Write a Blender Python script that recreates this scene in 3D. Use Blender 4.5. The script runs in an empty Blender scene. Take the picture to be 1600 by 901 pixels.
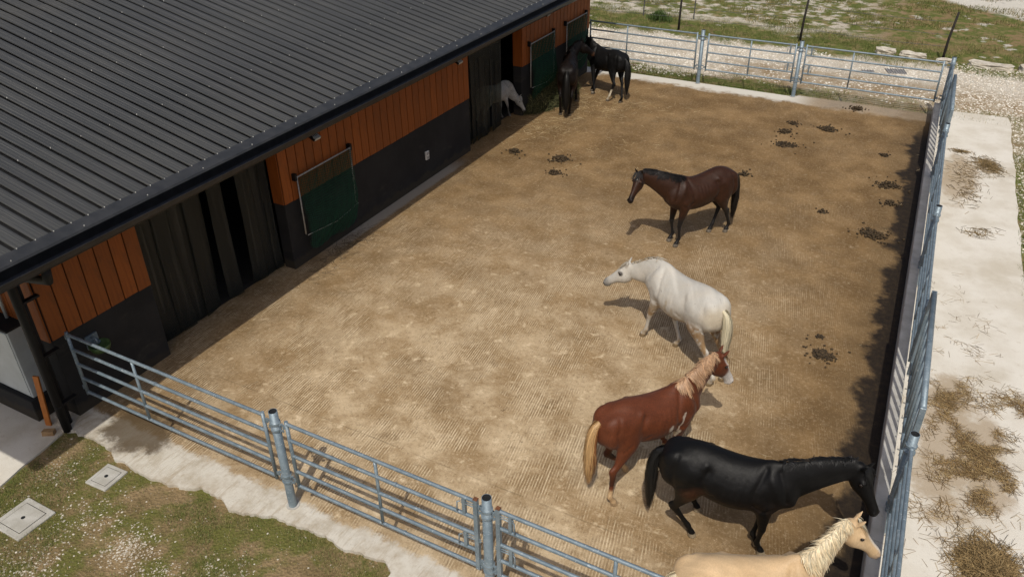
import bpy, bmesh, math, random
import numpy as np
from mathutils import Vector, Matrix
random.seed(7); RNG = np.random.default_rng(7)
SC = bpy.context.scene; COL = SC.collection
# ---------------------------------------------------------------- camera, sky, sun, exposure
CAMP = dict(loc=(10.3285, -5.2759, 8.1441), yaw=-0.5044, pitch=0.562, roll=0.0141, f=1278.97)
cd = bpy.data.cameras.new('camera'); cam = bpy.data.objects.new('camera', cd); COL.objects.link(cam)
cd.sensor_width = 36; cd.lens = CAMP['f'] / 1600 * 36; cd.clip_start = .05; cd.clip_end = 3000
cy_, sy_ = math.cos(CAMP['yaw']), math.sin(CAMP['yaw']); cp_, sp_ = math.cos(CAMP['pitch']), math.sin(CAMP['pitch'])
F_ = Vector((sy_*cp_, cy_*cp_, -sp_)); R0 = Vector((cy_, -sy_, 0)); D0 = F_.cross(R0)
cr_, sr_ = math.cos(CAMP['roll']), math.sin(CAMP['roll'])
Rv = cr_*R0 + sr_*D0; Dv = -sr_*R0 + cr_*D0
cam.matrix_world = Matrix(((Rv.x, -Dv.x, -F_.x, CAMP['loc'][0]), (Rv.y, -Dv.y, -F_.y, CAMP['loc'][1]), (Rv.z, -Dv.z, -F_.z, CAMP['loc'][2]), (0, 0, 0, 1)))
SC.camera = cam
SUN = Vector((0.21, -0.63, 1.0)).normalized()
W = bpy.data.worlds.new('World'); SC.world = W; W.use_nodes = True
wn = W.node_tree; bg = wn.nodes['Background']
sky = wn.nodes.new('ShaderNodeTexSky'); sky.sky_type = 'NISHITA'; sky.sun_disc = False
sky.sun_elevation = math.asin(SUN.z); sky.sun_rotation = math.atan2(SUN.x, SUN.y)
sky.air_density = 0.8; sky.dust_density = 4.5; sky.ozone_density = 1.0
wn.links.new(sky.outputs[0], bg.inputs[0]); bg.inputs[1].default_value = 0.115
sl = bpy.data.lights.new('sun', 'SUN'); sl.energy = 3.7; sl.angle = math.radians(.6); sl.color = (1, .95, .86)
so = bpy.data.objects.new('sun', sl); COL.objects.link(so); so.location = (0, 0, 40)
so.rotation_euler = (-SUN).to_track_quat('-Z', 'Y').to_euler()
SC.view_settings.view_transform = 'Standard'; SC.view_settings.look = 'None'
SC.view_settings.gamma = 1; SC.view_settings.use_curve_mapping = False
SC.view_settings.exposure = -0.45
SC.render.engine = 'CYCLES'
# ---------------------------------------------------------------- node helpers
class NT:
    def __init__(s, name):
        s.m = bpy.data.materials.new(name); s.m.use_nodes = True; s.t = s.m.node_tree
        s.b = s.t.nodes['Principled BSDF']; s.out = s.t.nodes['Material Output']; s._c = None
    def n(s, typ, **kw):
        o = s.t.nodes.new(typ)
        for k, v in kw.items(): setattr(o, k, v)
        return o
    def put(s, sock, v):
        if hasattr(v, 'is_linked') or isinstance(v, bpy.types.NodeSocket): s.t.links.new(v, sock)
        else:
            if hasattr(sock.default_value, '__len__') and not hasattr(v, '__len__'): v = (v,)*len(sock.default_value)
            if hasattr(v, '__len__') and len(v) == 3 and len(sock.default_value) == 4: v = (*v, 1)
            sock.default_value = v
    def co(s):
        if s._c is None: s._c = s.n('ShaderNodeTexCoord')
        return s._c.outputs['Object']
    def pos(s): return s.n('ShaderNodeNewGeometry').outputs['Position']
    def math(s, op, a, b=0.0, c=None, clamp=False):
        o = s.n('ShaderNodeMath', operation=op, use_clamp=clamp); s.put(o.inputs[0], a); s.put(o.inputs[1], b)
        if c is not None: s.put(o.inputs[2], c)
        return o.outputs[0]
    def noise(s, scale, detail=4, rough=.55, vec=None, dist=0.0):
        o = s.n('ShaderNodeTexNoise'); s.put(o.inputs['Vector'], s.co() if vec is None else vec)
        o.inputs['Scale'].default_value = scale; o.inputs['Detail'].default_value = detail; o.inputs['Roughness'].default_value = rough; o.inputs['Distortion'].default_value = dist
        return o.outputs['Fac']
    def vor(s, scale, vec=None, feature='F1', out='Distance', rnd=1.0):
        o = s.n('ShaderNodeTexVoronoi', feature=feature); s.put(o.inputs['Vector'], s.co() if vec is None else vec)
        o.inputs['Scale'].default_value = scale; o.inputs['Randomness'].default_value = rnd
        return o.outputs[out]
    def ramp(s, f, lo, hi, a=0.0, b=1.0):
        o = s.n('ShaderNodeMapRange', interpolation_type='SMOOTHSTEP'); s.put(o.inputs[0], f)
        for i, v in zip((1, 2, 3, 4), (lo, hi, a, b)): s.put(o.inputs[i], v)
        return o.outputs[0]
    def mix(s, f, a, b, blend='MIX'):
        o = s.n('ShaderNodeMix', data_type='RGBA', blend_type=blend); s.put(o.inputs[0], f); s.put(o.inputs[6], a); s.put(o.inputs[7], b)
        return o.outputs[2]
    def sep(s, v):
        o = s.n('ShaderNodeSeparateXYZ'); s.put(o.inputs[0], v); return o.outputs
    def comb(s, x, y, z):
        o = s.n('ShaderNodeCombineXYZ')
        for i, v in enumerate((x, y, z)): s.put(o.inputs[i], v)
        return o.outputs[0]
    def bump(s, h, strength=.3, dist=.02, normal=None):
        o = s.n('ShaderNodeBump'); s.put(o.inputs['Height'], h); o.inputs['Strength'].default_value = strength; o.inputs['Distance'].default_value = dist
        if normal is not None: s.put(o.inputs['Normal'], normal)
        return o.outputs[0]
    def attr(s, name='Col'): return s.n('ShaderNodeAttribute', attribute_name=name).outputs['Color']
    def rand(s): return s.n('ShaderNodeObjectInfo').outputs['Random']
    def fin(s, color=None, rough=.7, spec=.5, metal=0.0, normal=None):
        if color is not None: s.put(s.b.inputs['Base Color'], color)
        s.put(s.b.inputs['Roughness'], rough); s.put(s.b.inputs['Specular IOR Level'], spec); s.put(s.b.inputs['Metallic'], metal)
        if normal is not None: s.put(s.b.inputs['Normal'], normal)
        return s.m
MATS = {}
def simple(name, a, b=None, scale=8, rough=.7, spec=.4, metal=0.0, bump=.15, bscale=60, rnd=0.0, bdist=.01):
    t = NT(name); b = b or tuple(c*.7 for c in a)
    c = t.mix(t.ramp(t.noise(scale, 6), .3, .7), a, b)
    if rnd: c = t.mix(t.math('MULTIPLY', t.rand(), rnd), c, tuple(v*.45 for v in a))
    return t.fin(c, rough, spec, metal, t.bump(t.noise(bscale, 4), bump, bdist))
# ---------------------------------------------------------------- mesh helpers
def world_of(o):
    return (world_of(o.parent) if o.parent else Matrix()) @ o.matrix_basis
def mkmesh(name, V, Fc, mats, midx=None, smooth=False, col=None):
    me = bpy.data.meshes.new(name)
    V = np.asarray(V, np.float32).reshape(-1, 3)
    if isinstance(Fc, np.ndarray) and Fc.ndim == 2:
        nf, k = Fc.shape; me.vertices.add(len(V)); me.vertices.foreach_set('co', V.ravel())
        me.loops.add(nf*k); me.loops.foreach_set('vertex_index', Fc.astype(np.int32).ravel())
        me.polygons.add(nf); me.polygons.foreach_set('loop_start', np.arange(0, nf*k, k, dtype=np.int32)); me.polygons.foreach_set('loop_total', np.full(nf, k, np.int32))
        me.update(calc_edges=True)
    else:
        me.from_pydata(V.tolist(), [], [list(map(int, f)) for f in Fc])
    me.validate(verbose=False)
    for m in (mats if isinstance(mats, (list, tuple)) else [mats]): me.materials.append(m)
    if midx is not None: me.polygons.foreach_set('material_index', np.asarray(midx, np.int32))
    if smooth: me.polygons.foreach_set('use_smooth', np.ones(len(me.polygons), bool))
    if col is not None:
        a = me.color_attributes.new('Col', 'FLOAT_COLOR', 'POINT')
        c = np.ones((len(V), 4), np.float32); c[:, :3] = col; a.data.foreach_set('color', c.ravel())
    return me
def link(name, me, parent=None, world=True):
    o = bpy.data.objects.new(name, me); COL.objects.link(o)
    if parent is not None:
        o.parent = parent
        if world and me is not None: me.transform(world_of(parent).inverted())
    return o
def tag(o, label=None, cat=None, group=None, kind=None):
    for k, v in (('label', label), ('category', cat), ('group', group), ('kind', kind)):
        if v: o[k] = v
    return o
def thing(name, label, cat, loc=(0, 0, 0), rz=0.0, group=None):
    o = bpy.data.objects.new(name, None); COL.objects.link(o); o.location = loc; o.rotation_euler = (0, 0, rz); o.empty_display_size = .1
    return tag(o, label, cat, group)
class MB:
    def __init__(s): s.v = []; s.f = []
    def add(s, V, Fc):
        k = len(s.v); s.v.extend([tuple(p) for p in V]); s.f.extend([tuple(i+k for i in f) for f in Fc]); return s
    def box(s, c, d, rz=0.0, rx=0.0, ry=0.0, jit=0.0):
        M = Matrix.Translation(c) @ Matrix.Rotation(rz, 4, 'Z') @ Matrix.Rotation(ry, 4, 'Y') @ Matrix.Rotation(rx, 4, 'X')
        V = []
        for z in (-.5, .5):
            for x, y in ((-.5, -.5), (.5, -.5), (.5, .5), (-.5, .5)):
                p = M @ Vector((x*d[0], y*d[1], z*d[2]))
                if jit: p += Vector([random.uniform(-jit, jit) for _ in range(3)])
                V.append(p)
        return s.add(V, [(3, 2, 1, 0), (4, 5, 6, 7), (0, 1, 5, 4), (1, 2, 6, 5), (2, 3, 7, 6), (3, 0, 4, 7)])
    def bb(s, a, b):
        return s.box([(a[i]+b[i])/2 for i in range(3)], [abs(b[i]-a[i]) for i in range(3)])
    def tube(s, P, r, n=10, caps=True, flat=1.0):
        P = [Vector(p) for p in P]; r = r if hasattr(r, '__len__') else [r]*len(P); V = []; up = None
        for i, p in enumerate(P):
            t = (P[min(i+1, len(P)-1)]-P[max(i-1, 0)]).normalized()
            if up is None:
                up = Vector((0, 0, 1)) if abs(t.z) < .9 else Vector((1, 0, 0))
            x = t.cross(up).normalized(); y = x.cross(t); up = y
            for k in range(n):
                a = 2*math.pi*k/n; V.append(p + x*math.cos(a)*r[i] + y*math.sin(a)*r[i]*flat)
        Fc = [(i*n+k, i*n+(k+1) % n, (i+1)*n+(k+1) % n, (i+1)*n+k) for i in range(len(P)-1) for k in range(n)]
        if caps: Fc += [tuple(range(n-1, -1, -1)), tuple(range((len(P)-1)*n, len(P)*n))]
        return s.add(V, Fc)
    def ring(s, c, r0, r1, z0, z1, n=16):
        V = []
        for r, z in ((r1, z0), (r1, z1), (r0, z1), (r0, z0)):
            V += [(c[0]+r*math.cos(2*math.pi*k/n), c[1]+r*math.sin(2*math.pi*k/n), c[2]+z) for k in range(n)]
        return s.add(V, [(j*n+k, j*n+(k+1) % n, ((j+1) % 4)*n+(k+1) % n, ((j+1) % 4)*n+k) for j in range(4) for k in range(n)])
    def build(s, name, mat, parent=None, smooth=False, world=True, bevel=0.0):
        me = mkmesh(name, s.v, s.f, mat)
        if bevel:
            bm = bmesh.new(); bm.from_mesh(me); bmesh.ops.bevel(bm, geom=bm.edges[:], offset=bevel, segments=1, affect='EDGES', clamp_overlap=True); bm.to_mesh(me); bm.free()
        if smooth:
            me.polygons.foreach_set('use_smooth', [len(p.vertices) == 4 for p in me.polygons])
        return link(name, me, parent, world)
def vnoise(x, y, scale, seed=0, octv=3):
    x = np.asarray(x, float)/scale; y = np.asarray(y, float)/scale; out = 0; amp = 1; tot = 0
    for o in range(octv):
        xi = np.floor(x).astype(int); yi = np.floor(y).astype(int); fx = x-xi; fy = y-yi; fx = fx*fx*(3-2*fx); fy = fy*fy*(3-2*fy)
        def h(a, b):
            n = np.sin(a*127.1+b*311.7+seed*74.7+o*19.3)*43758.5453; return n-np.floor(n)
        out = out + amp*((h(xi, yi)*(1-fx)+h(xi+1, yi)*fx)*(1-fy)+(h(xi, yi+1)*(1-fx)+h(xi+1, yi+1)*fx)*fy); tot += amp; amp *= .5; x = x*2; y = y*2
    return out/tot
def sstep(x, a, b):
    t = np.clip((x-a)/(b-a), 0, 1); return t*t*(3-2*t)
def scatter(name, tv, tf, pos, scl, rz, mat, col=None, tilt=None, parent=None, tag_=None):
    """one mesh of many copies of a template: tv (n,3), tf (m,k)"""
    tv = np.asarray(tv, float); tf = np.asarray(tf); N = len(pos); n = len(tv)
    scl = np.asarray(scl, float); scl = scl[:, None] if scl.ndim == 1 else scl
    V = tv[None]*scl[:, None, :] if scl.shape[1] == 3 else tv[None]*scl[:, None, :]
    if tilt is not None:
        c, s_ = np.cos(tilt)[:, None], np.sin(tilt)[:, None]; y = V[..., 1]*c-V[..., 2]*s_; z = V[..., 1]*s_+V[..., 2]*c; V = np.stack([V[..., 0], y, z], -1)
    c, s_ = np.cos(rz)[:, None], np.sin(rz)[:, None]
    V = np.stack([V[..., 0]*c-V[..., 1]*s_, V[..., 0]*s_+V[..., 1]*c, V[..., 2]], -1)+np.asarray(pos)[:, None, :]
    Fc = (tf[None]+(np.arange(N)*n)[:, None, None]).reshape(-1, tf.shape[1])
    cc = None if col is None else np.repeat(np.asarray(col), n, axis=0)
    return link(name, mkmesh(name, V.reshape(-1, 3), Fc, mat, col=cc), parent)
OCT_V = [(.5, 0, 0), (0, .5, 0), (-.5, 0, 0), (0, -.5, 0), (0, 0, .5), (0, 0, -.5)]
STONE_V = np.array([(.5, .1, .02), (.2, .48, .0), (-.38, .35, .04), (-.5, -.15, 0), (-.1, -.5, .03), (.36, -.38, 0), (.2, .1, .42), (-.22, -.08, .36)])
STONE_F = np.array([(0, 1, 6), (1, 2, 7), (1, 7, 6), (2, 3, 7), (3, 4, 7), (4, 5, 6), (4, 6, 7), (5, 0, 6)])
BLADE_V = np.array([(-.05, 0, 0), (.05, 0, 0), (.035, .12, .55), (-.035, .12, .55), (0, .38, 1.0)])
BLADE_F = np.array([(0, 1, 2), (0, 2, 3), (3, 2, 4)])
STRAW_V = np.array([(-.5, -.5, 0), (-.5, .5, 0), (0, .5, .0), (0, -.5, .0), (.5, .5, 0), (.5, -.5, 0), (-.5, 0, .8), (0, 0, .8), (.5, 0, .8)])
STRAW_F = np.array([(0, 3, 7, 6), (3, 5, 8, 7), (6, 7, 2, 1), (7, 8, 4, 2)])
# ---------------------------------------------------------------- materials of the place
def m_yard():
    t = NT('yard_concrete'); X, Y, Z = t.sep(t.co())
    u = t.math('MULTIPLY', X, t.math('POWER', 2.71828, t.math('MULTIPLY', Y, .026)))
    wob = t.math('ADD', t.math('MULTIPLY', t.noise(.35, 1), .10), t.math('MULTIPLY', t.noise(6, 2), .012)); uw = t.math('ADD', u, wob)
    ridge = t.math('SINE', t.math('MULTIPLY', uw, 6.2832/.043))
    brk = t.noise(1, 3, .6, t.comb(t.math('MULTIPLY', uw, 23), t.math('MULTIPLY', Y, 2.6), 0))
    gro = t.math('ADD', t.math('MULTIPLY', ridge, .27), brk)
    fine = t.math('ADD', t.math('MULTIPLY', t.noise(17, 8, .8), .6), t.math('MULTIPLY', t.noise(55, 5, .8), .4)); mid = t.noise(4.2, 8, .7)
    patch = t.ramp(t.math('ADD', t.noise(.8, 5, .62), t.math('MULTIPLY', t.math('SUBTRACT', mid, .5), .8)), .44, .62)
    near = t.ramp(Y, 13.0, 1.5); side = t.ramp(X, 10.0, 7.4); lef = t.ramp(X, .3, 3.4)
    cl = t.math('MULTIPLY', t.math('MULTIPLY', near, side), t.math('ADD', t.math('MULTIPLY', lef, .6), .4))
    base = t.mix(t.ramp(t.noise(1.1, 7, .62), .34, .68), (.125, .080, .035), (.225, .152, .074))
    base = t.mix(t.math('MULTIPLY', cl, .9), base, t.mix(t.ramp(t.noise(1.4, 7, .65), .36, .66), (.30, .222, .128), (.52, .435, .305)))
    base = t.mix(t.ramp(t.noise(.5, 6, .62), .50, .72, 0, .5), base, (.125, .078, .032)); base = t.mix(t.ramp(t.noise(1.9, 6, .7), .57, .72, 0, .55), base, (.12, .074, .030))
    base = t.mix(t.ramp(mid, .56, .76, 0, .5), base, (.135, .09, .045))
    base = t.mix(t.math('MULTIPLY', t.ramp(mid, .46, .30), t.math('ADD', t.math('MULTIPLY', cl, .8), .14)), base, (.62, .535, .39))
    gm = t.math('MULTIPLY', patch, t.math('ADD', t.math('MULTIPLY', t.math('MULTIPLY', near, side), .8), .17))
    base = t.mix(t.math('MULTIPLY', t.ramp(gro, .54, .86), t.math('MULTIPLY', gm, .8)), base, (.64, .565, .42))
    base = t.mix(t.math('MULTIPLY', t.ramp(gro, .44, .16), t.math('MULTIPLY', gm, .55)), base, (.15, .105, .06))
    base = t.mix(t.ramp(fine, .50, .62, 0, .6), base, (.10, .068, .034)); base = t.mix(t.ramp(fine, .48, .38, 0, .5), base, (.58, .49, .35))
    base = t.mix(t.math('MULTIPLY', t.ramp(t.noise(9, 4, .6), .66, .72), t.math('MULTIPLY', t.ramp(t.noise(.9, 3), .5, .62), .6)), base, (.075, .048, .024))
    base = t.mix(1.0, base, (1.12, 1.045, .955), 'MULTIPLY')
    # clean apron outside the near gates, pale border at the far gates
    ap = t.ramp(t.math('ADD', Y, t.math('MULTIPLY', t.noise(2.2, 9, .75), -.6)), -.14, -.26)
    ac = t.mix(t.ramp(t.noise(2.4, 7, .7), .40, .68), (.60, .565, .49), (.43, .375, .29))
    av = t.comb(t.math('MULTIPLY', X, 14), t.math('MULTIPLY', Y, 2), 0); ac = t.mix(t.ramp(t.noise(1, 5, .7, av), .50, .66, 0, .55), ac, (.36, .29, .20))
    ac = t.mix(t.ramp(t.noise(30, 4), .58, .75, 0, .35), ac, (.3, .24, .17))
    base = t.mix(ap, base, ac)
    sx = t.math('SUBTRACT', X, 1.05); sy = t.math('MULTIPLY', t.math('ADD', Y, -.05), 1.5); sd = t.math('SQRT', t.math('ADD', t.math('MULTIPLY', sx, sx), t.math('MULTIPLY', sy, sy)))
    base = t.mix(t.ramp(t.math('ADD', sd, t.math('MULTIPLY', t.noise(3, 7, .75), 1.1)), 1.3, 1.0, 0, .85), base, (.075, .05, .025))
    fb = t.ramp(t.math('ADD', Y, t.math('MULTIPLY', t.noise(1.7, 7, .7), 1.2)), 19.05, 19.4, 0, 1.0)
    fb = t.math('MULTIPLY', fb, t.ramp(X, 7.2, 6.2, .25, 1.0)); base = t.mix(fb, base, (.60, .57, .50))
    ws = t.math('MULTIPLY', t.ramp(t.math('ADD', X, t.math('MULTIPLY', mid, .15)), .40, .30), t.ramp(Y, 5.2, 6.5)); base = t.mix(t.math('MULTIPLY', ws, t.ramp(Y, 11, 10, 0, .8)), base, (.36, .34, .30))
    # wet muck along the foot of the kerb
    kd = t.math('SUBTRACT', t.math('SUBTRACT', 10.92, t.math('MULTIPLY', Y, .043)), X)
    kn = t.math('ADD', kd, t.math('ADD', t.math('MULTIPLY', t.noise(1.3, 5, .6), -1.2), .40))
    base = t.mix(t.math('MULTIPLY', t.ramp(kn, .85, .3), .4), base, (.12, .08, .04))
    wet = t.math('MULTIPLY', t.ramp(kn, .30, .08), t.ramp(Y, 18.9, 17.0)); base = t.mix(t.math('MULTIPLY', wet, .95), base, t.mix(t.ramp(t.noise(9, 6, .75), .42, .68), (.012, .009, .007), (.035, .024, .014)))
    jd = t.math('ABSOLUTE', t.math('SUBTRACT', Y, t.math('ADD', 1.54, t.math('MULTIPLY', t.noise(2), .02)))); base = t.mix(t.math('MULTIPLY', t.ramp(jd, .016, .006), t.ramp(t.noise(1.3), .4, .6, 0, .45)), base, (.12, .09, .05))
    h = t.math('ADD', t.math('MULTIPLY', t.math('MULTIPLY', gro, gm), .8), t.math('MULTIPLY', fine, .4))
    return t.fin(base, t.math('SUBTRACT', .9, t.math('MULTIPLY', wet, .25)), .22, 0, t.bump(h, .6, .012))
def m_pad(name, a=(.70, .665, .59), b=(.60, .555, .47)):
    t = NT(name); c = t.mix(t.ramp(t.noise(1.1, 6, .6), .38, .68), a, b); c = t.mix(t.ramp(t.noise(7, 6, .7), .55, .78, 0, .4), c, (.38, .31, .22)); c = t.mix(t.ramp(t.noise(.6, 5, .6), .5, .7, 0, .5), c, (.44, .38, .28))
    c = t.mix(t.ramp(t.noise(70, 3), .6, .75, 0, .3), c, (.2, .17, .13)); return t.fin(c, .9, .2, 0, t.bump(t.noise(55, 5), .35, .008))
def m_feedpad():
    m = m_pad('feeding_pad_concrete'); t = NT.__new__(NT); t.m = m; t.t = m.node_tree; t.b = t.t.nodes['Principled BSDF']; t.out = t.t.nodes['Material Output']; t._c = None
    old = t.b.inputs['Base Color'].links[0].from_socket; X, Y, Z = t.sep(t.co()); n = t.noise(2.2, 8, .72)
    def spot(cx, cy, rx, ry):
        dx = t.math('DIVIDE', t.math('SUBTRACT', X, cx), rx); dy = t.math('DIVIDE', t.math('SUBTRACT', Y, cy), ry); d = t.math('SQRT', t.math('ADD', t.math('MULTIPLY', dx, dx), t.math('MULTIPLY', dy, dy))); return t.ramp(t.math('ADD', d, t.math('MULTIPLY', t.math('SUBTRACT', n, .5), 1.8)), 1.05, .55)
    k = spot(11.55, 5.2, .5, 1.9)
    for q in ((11.05, 15.2, .5, 1.8), (11.95, 5.45, .42, .85), (12.1, 4.55, .36, .5), (12.15, 3.15, .36, .42), (11.62, 16.2, .3, .5), (11.47, 6.4, .4, .7)): k = t.math('MAXIMUM', k, spot(*q))
    t.t.links.new(t.mix(t.math('MULTIPLY', k, .7), old, (.33, .24, .14)), t.b.inputs['Base Color']); return m
def m_ground():
    t = NT('open_ground'); X, Y, Z = t.sep(t.co())
    dirt = t.mix(t.ramp(t.noise(.8, 7, .65), .35, .7), (.13, .09, .05), (.25, .185, .11))
    grav = t.mix(t.ramp(t.vor(26), .1, .62), (.74, .70, .62), (.46, .41, .33)); grav = t.mix(t.ramp(t.noise(1.6, 7, .7), .50, .72, 0, .6), grav, (.36, .28, .18))
    gras = t.mix(t.ramp(t.noise(9, 6, .7), .35, .7), (.075, .10, .02), (.16, .165, .05)); gras = t.mix(t.ramp(t.noise(2.3, 5, .65), .46, .68, 0, .8), gras, (.28, .21, .105))
    n1 = t.noise(.55, 6, .65); n2 = t.noise(1.7, 6, .65)
    # far field
    yb = t.math('ADD', Y, t.math('MULTIPLY', t.math('SUBTRACT', n1, .5), 3.2))
    band = t.math('MULTIPLY', t.ramp(yb, 23.9, 24.5), t.ramp(yb, 27.0, 26.2))
    strip = t.math('MULTIPLY', t.ramp(yb, 20.4, 19.9), t.ramp(X, 8.0, 6.0, .35, 1))
    field = t.math('MULTIPLY', t.ramp(yb, 26.6, 27.6), t.ramp(n2, .40, .52)); fieldR = t.math('MULTIPLY', t.ramp(yb, 25.0, 26.2), t.ramp(X, 5.5, 8.5))
    c = grav
    c = t.mix(t.math('MULTIPLY', t.ramp(yb, 23.2, 21.4), t.ramp(X, 2.5, 5.0, .25, .95)), c, t.mix(t.ramp(n2, .38, .66), (.27, .195, .11), t.mix(.5, grav, (.36, .28, .18))))
    c = t.mix(fieldR, c, t.mix(t.ramp(n2, .5, .6), (.235, .165, .085), t.mix(.5, gras, (.2, .15, .07))))
    c = t.mix(field, c, gras); c = t.mix(t.math('MAXIMUM', band, strip), c, t.mix(t.ramp(n2, .34, .44), dirt, gras))
    # white chalky patches and a worn track at the far right
    c = t.mix(t.math('MULTIPLY', t.ramp(t.math('ADD', yb, t.math('MULTIPLY', X, .9)), 42.3, 43.0), t.ramp(X, 8, 9)), c, (.60, .57, .50))
    c = t.mix(t.math('MULTIPLY', t.ramp(t.noise(.9, 5, .6), .60, .66), t.ramp(yb, 25, 26)), c, (.50, .47, .41))
    # right of the pad: gravel, with a grass strip along the pad edge
    ge = t.math('SUBTRACT', X, t.math('SUBTRACT', 13.2, t.math('MULTIPLY', Y, .0485)))
    gs = t.math('MULTIPLY', t.ramp(t.math('ABSOLUTE', t.math('ADD', ge, t.math('MULTIPLY', t.math('SUBTRACT', n2, .5), .7))), .32, .2), t.math('MULTIPLY', t.ramp(Y, 17.8, 16.0), t.ramp(X, 11.5, 11.6))); c = t.mix(gs, c, gras)
    # near side lawn: thin grass over stony earth
    lawn = t.mix(t.ramp(t.noise(1.5, 6, .65), .44, .58), t.mix(t.ramp(n2, .4, .65), (.27, .195, .105), (.17, .125, .06)), (.125, .125, .035))
    lawn = t.mix(t.ramp(t.vor(30), .16, .06, 0, .6), lawn, (.5, .47, .41))
    c = t.mix(t.ramp(Y, 1.0, .5), c, lawn)
    return t.fin(c, .95, .15, 0, t.bump(t.math('ADD', t.vor(26), t.noise(14, 5)), .6, .03))
def m_galv(name='galvanised_steel'):
    t = NT(name); c = t.mix(t.ramp(t.noise(6, 5, .6), .35, .68), (.17, .225, .265), (.255, .315, .355)); c = t.mix(t.ramp(t.noise(34, 3, .6), .60, .72, 0, .8), c, (.50, .56, .60))
    c = t.mix(t.ramp(t.noise(15, 4), .62, .78, 0, .5), c, (.13, .155, .175)); return t.fin(c, t.ramp(t.noise(20, 3), .3, .7, .38, .58), .5, .35, t.bump(t.noise(60, 3), .1, .004))
def m_roof():
    t = NT('roof_metal'); X, Y, Z = t.sep(t.co()); v = t.comb(t.math('MULTIPLY', X, .5), t.math('MULTIPLY', Y, 26), 0)
    st = t.noise(1, 4, .6, v); c = t.mix(t.ramp(st, .42, .72), (.062, .063, .061), (.115, .115, .110)); c = t.mix(t.ramp(t.noise(.7, 5), .4, .75, 0, .6), c, (.10, .095, .082)); c = t.mix(t.math('MULTIPLY', t.rand(), .35), c, (.04, .042, .043))
    return t.fin(c, t.ramp(st, .3, .7, .40, .55), .5, .2, t.bump(t.noise(4, 3), .05, .01))
def m_board():
    t = NT('orange_board'); v = t.n('ShaderNodeMapping'); t.put(v.inputs[0], t.co()); v.inputs['Scale'].default_value = (30, 30, 1.6)
    g = t.noise(1, 5, .6, v.outputs[0]); c = t.mix(t.ramp(g, .3, .75), (.36, .098, .015), (.235, .06, .010)); c = t.mix(t.math('MULTIPLY', t.rand(), .6), c, (.19, .056, .012))
    c = t.mix(t.ramp(t.noise(2.2, 6, .7), .52, .72, 0, .5), c, (.11, .042, .015)); c = t.mix(t.ramp(t.noise(9, 6, .75), .62, .74, 0, .5), c, (.28, .13, .05)); return t.fin(c, .62, .35, 0, t.bump(g, .2, .004))
def m_plaster():
    t = NT('charcoal_plaster'); c = t.mix(t.ramp(t.noise(1.4, 6, .6), .35, .7), (.017, .0172, .018), (.026, .026, .0265)); v = t.comb(t.math('MULTIPLY', t.sep(t.co())[1], 1.0), t.math('MULTIPLY', t.sep(t.co())[2], 2.0), 0)
    c = t.mix(t.ramp(t.noise(.8, 7, .72, v), .54, .72, 0, .6), c, (.065, .058, .048)); c = t.mix(t.ramp(t.noise(14, 6, .75), .62, .74, 0, .4), c, (.08, .07, .052)); Z = t.sep(t.co())[2]
    c = t.mix(t.ramp(t.math('ADD', Z, t.math('MULTIPLY', t.noise(4, 5), -.35)), .05, -.08, 0, .6), c, (.06, .047, .03)); return t.fin(c, .85, .3, 0, t.bump(t.noise(50, 4), .25, .004))
def m_strip():
    t = NT('curtain_film'); X, Y, Z = t.sep(t.co()); v = t.comb(0, t.math('MULTIPLY', Y, 16), t.math('MULTIPLY', Z, .35)); sc = t.noise(1, 4, .6, v)
    b = t.b; t.fin(t.mix(t.ramp(sc, .5, .75), (.045, .048, .046), (.085, .088, .082)), .4, .4); tr = t.n('ShaderNodeBsdfTransparent'); tr.inputs[0].default_value = (.80, .82, .76, 1); mx = t.n('ShaderNodeMixShader')
    t.put(mx.inputs[0], t.ramp(sc, .35, .8, .30, .55)); t.t.links.new(tr.outputs[0], mx.inputs[1]); t.t.links.new(b.outputs[0], mx.inputs[2]); t.t.links.new(mx.outputs[0], t.out.inputs[0]); return t.m
def m_attr(name, rough=.85, spec=.2):
    t = NT(name); return t.fin(t.attr('Col'), rough, spec)
def m_kerb():
    t = NT('kerb_concrete'); X, Y, Z = t.sep(t.co()); c = t.mix(t.ramp(t.noise(3, 7, .65), .35, .7), (.50, .485, .45), (.39, .37, .33)); nz = t.sep(t.n('ShaderNodeNewGeometry').outputs['Normal'])[0]
    c = t.mix(t.math('MULTIPLY', t.ramp(nz, -.4, -.8), t.ramp(t.math('ADD', Z, t.math('MULTIPLY', t.noise(3.5, 6, .7), .25)), .22, .10)), c, (.06, .05, .035)); c = t.mix(t.ramp(t.noise(14, 5, .7), .58, .76, 0, .5), c, (.17, .145, .11))
    return t.fin(c, .9, .2, 0, t.bump(t.noise(60, 4), .3, .005))
M = MATS
M['yard'] = m_yard(); M['pad'] = m_pad('pad_concrete'); M['feedpad'] = m_feedpad(); M['ground'] = m_ground(); M['galv'] = m_galv(); M['roof'] = m_roof(); M['board'] = m_board(); M['plaster'] = m_plaster(); M['strip'] = m_strip(); M['kerb'] = m_kerb()
M['stone'] = m_attr('loose_stone'); M['blade'] = m_attr('grass_blade', .7, .25); M['straw'] = m_attr('dry_straw', .7, .25)
M['black'] = simple('black_plastic', (.008, .008, .009), (.013, .013, .014), rough=.6, spec=.25); M['gutter'] = simple('gutter_metal', (.016, .0165, .018), (.028, .028, .03), rough=.4, spec=.5, metal=.2)
M['flash'] = simple('flashing_metal', (.035, .037, .04), (.055, .056, .058), scale=5, rough=.45, spec=.5, metal=.3, bump=.05); M['inside'] = simple('barn_inside', (.03, .027, .024), (.02, .018, .016), rough=.9)
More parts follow.
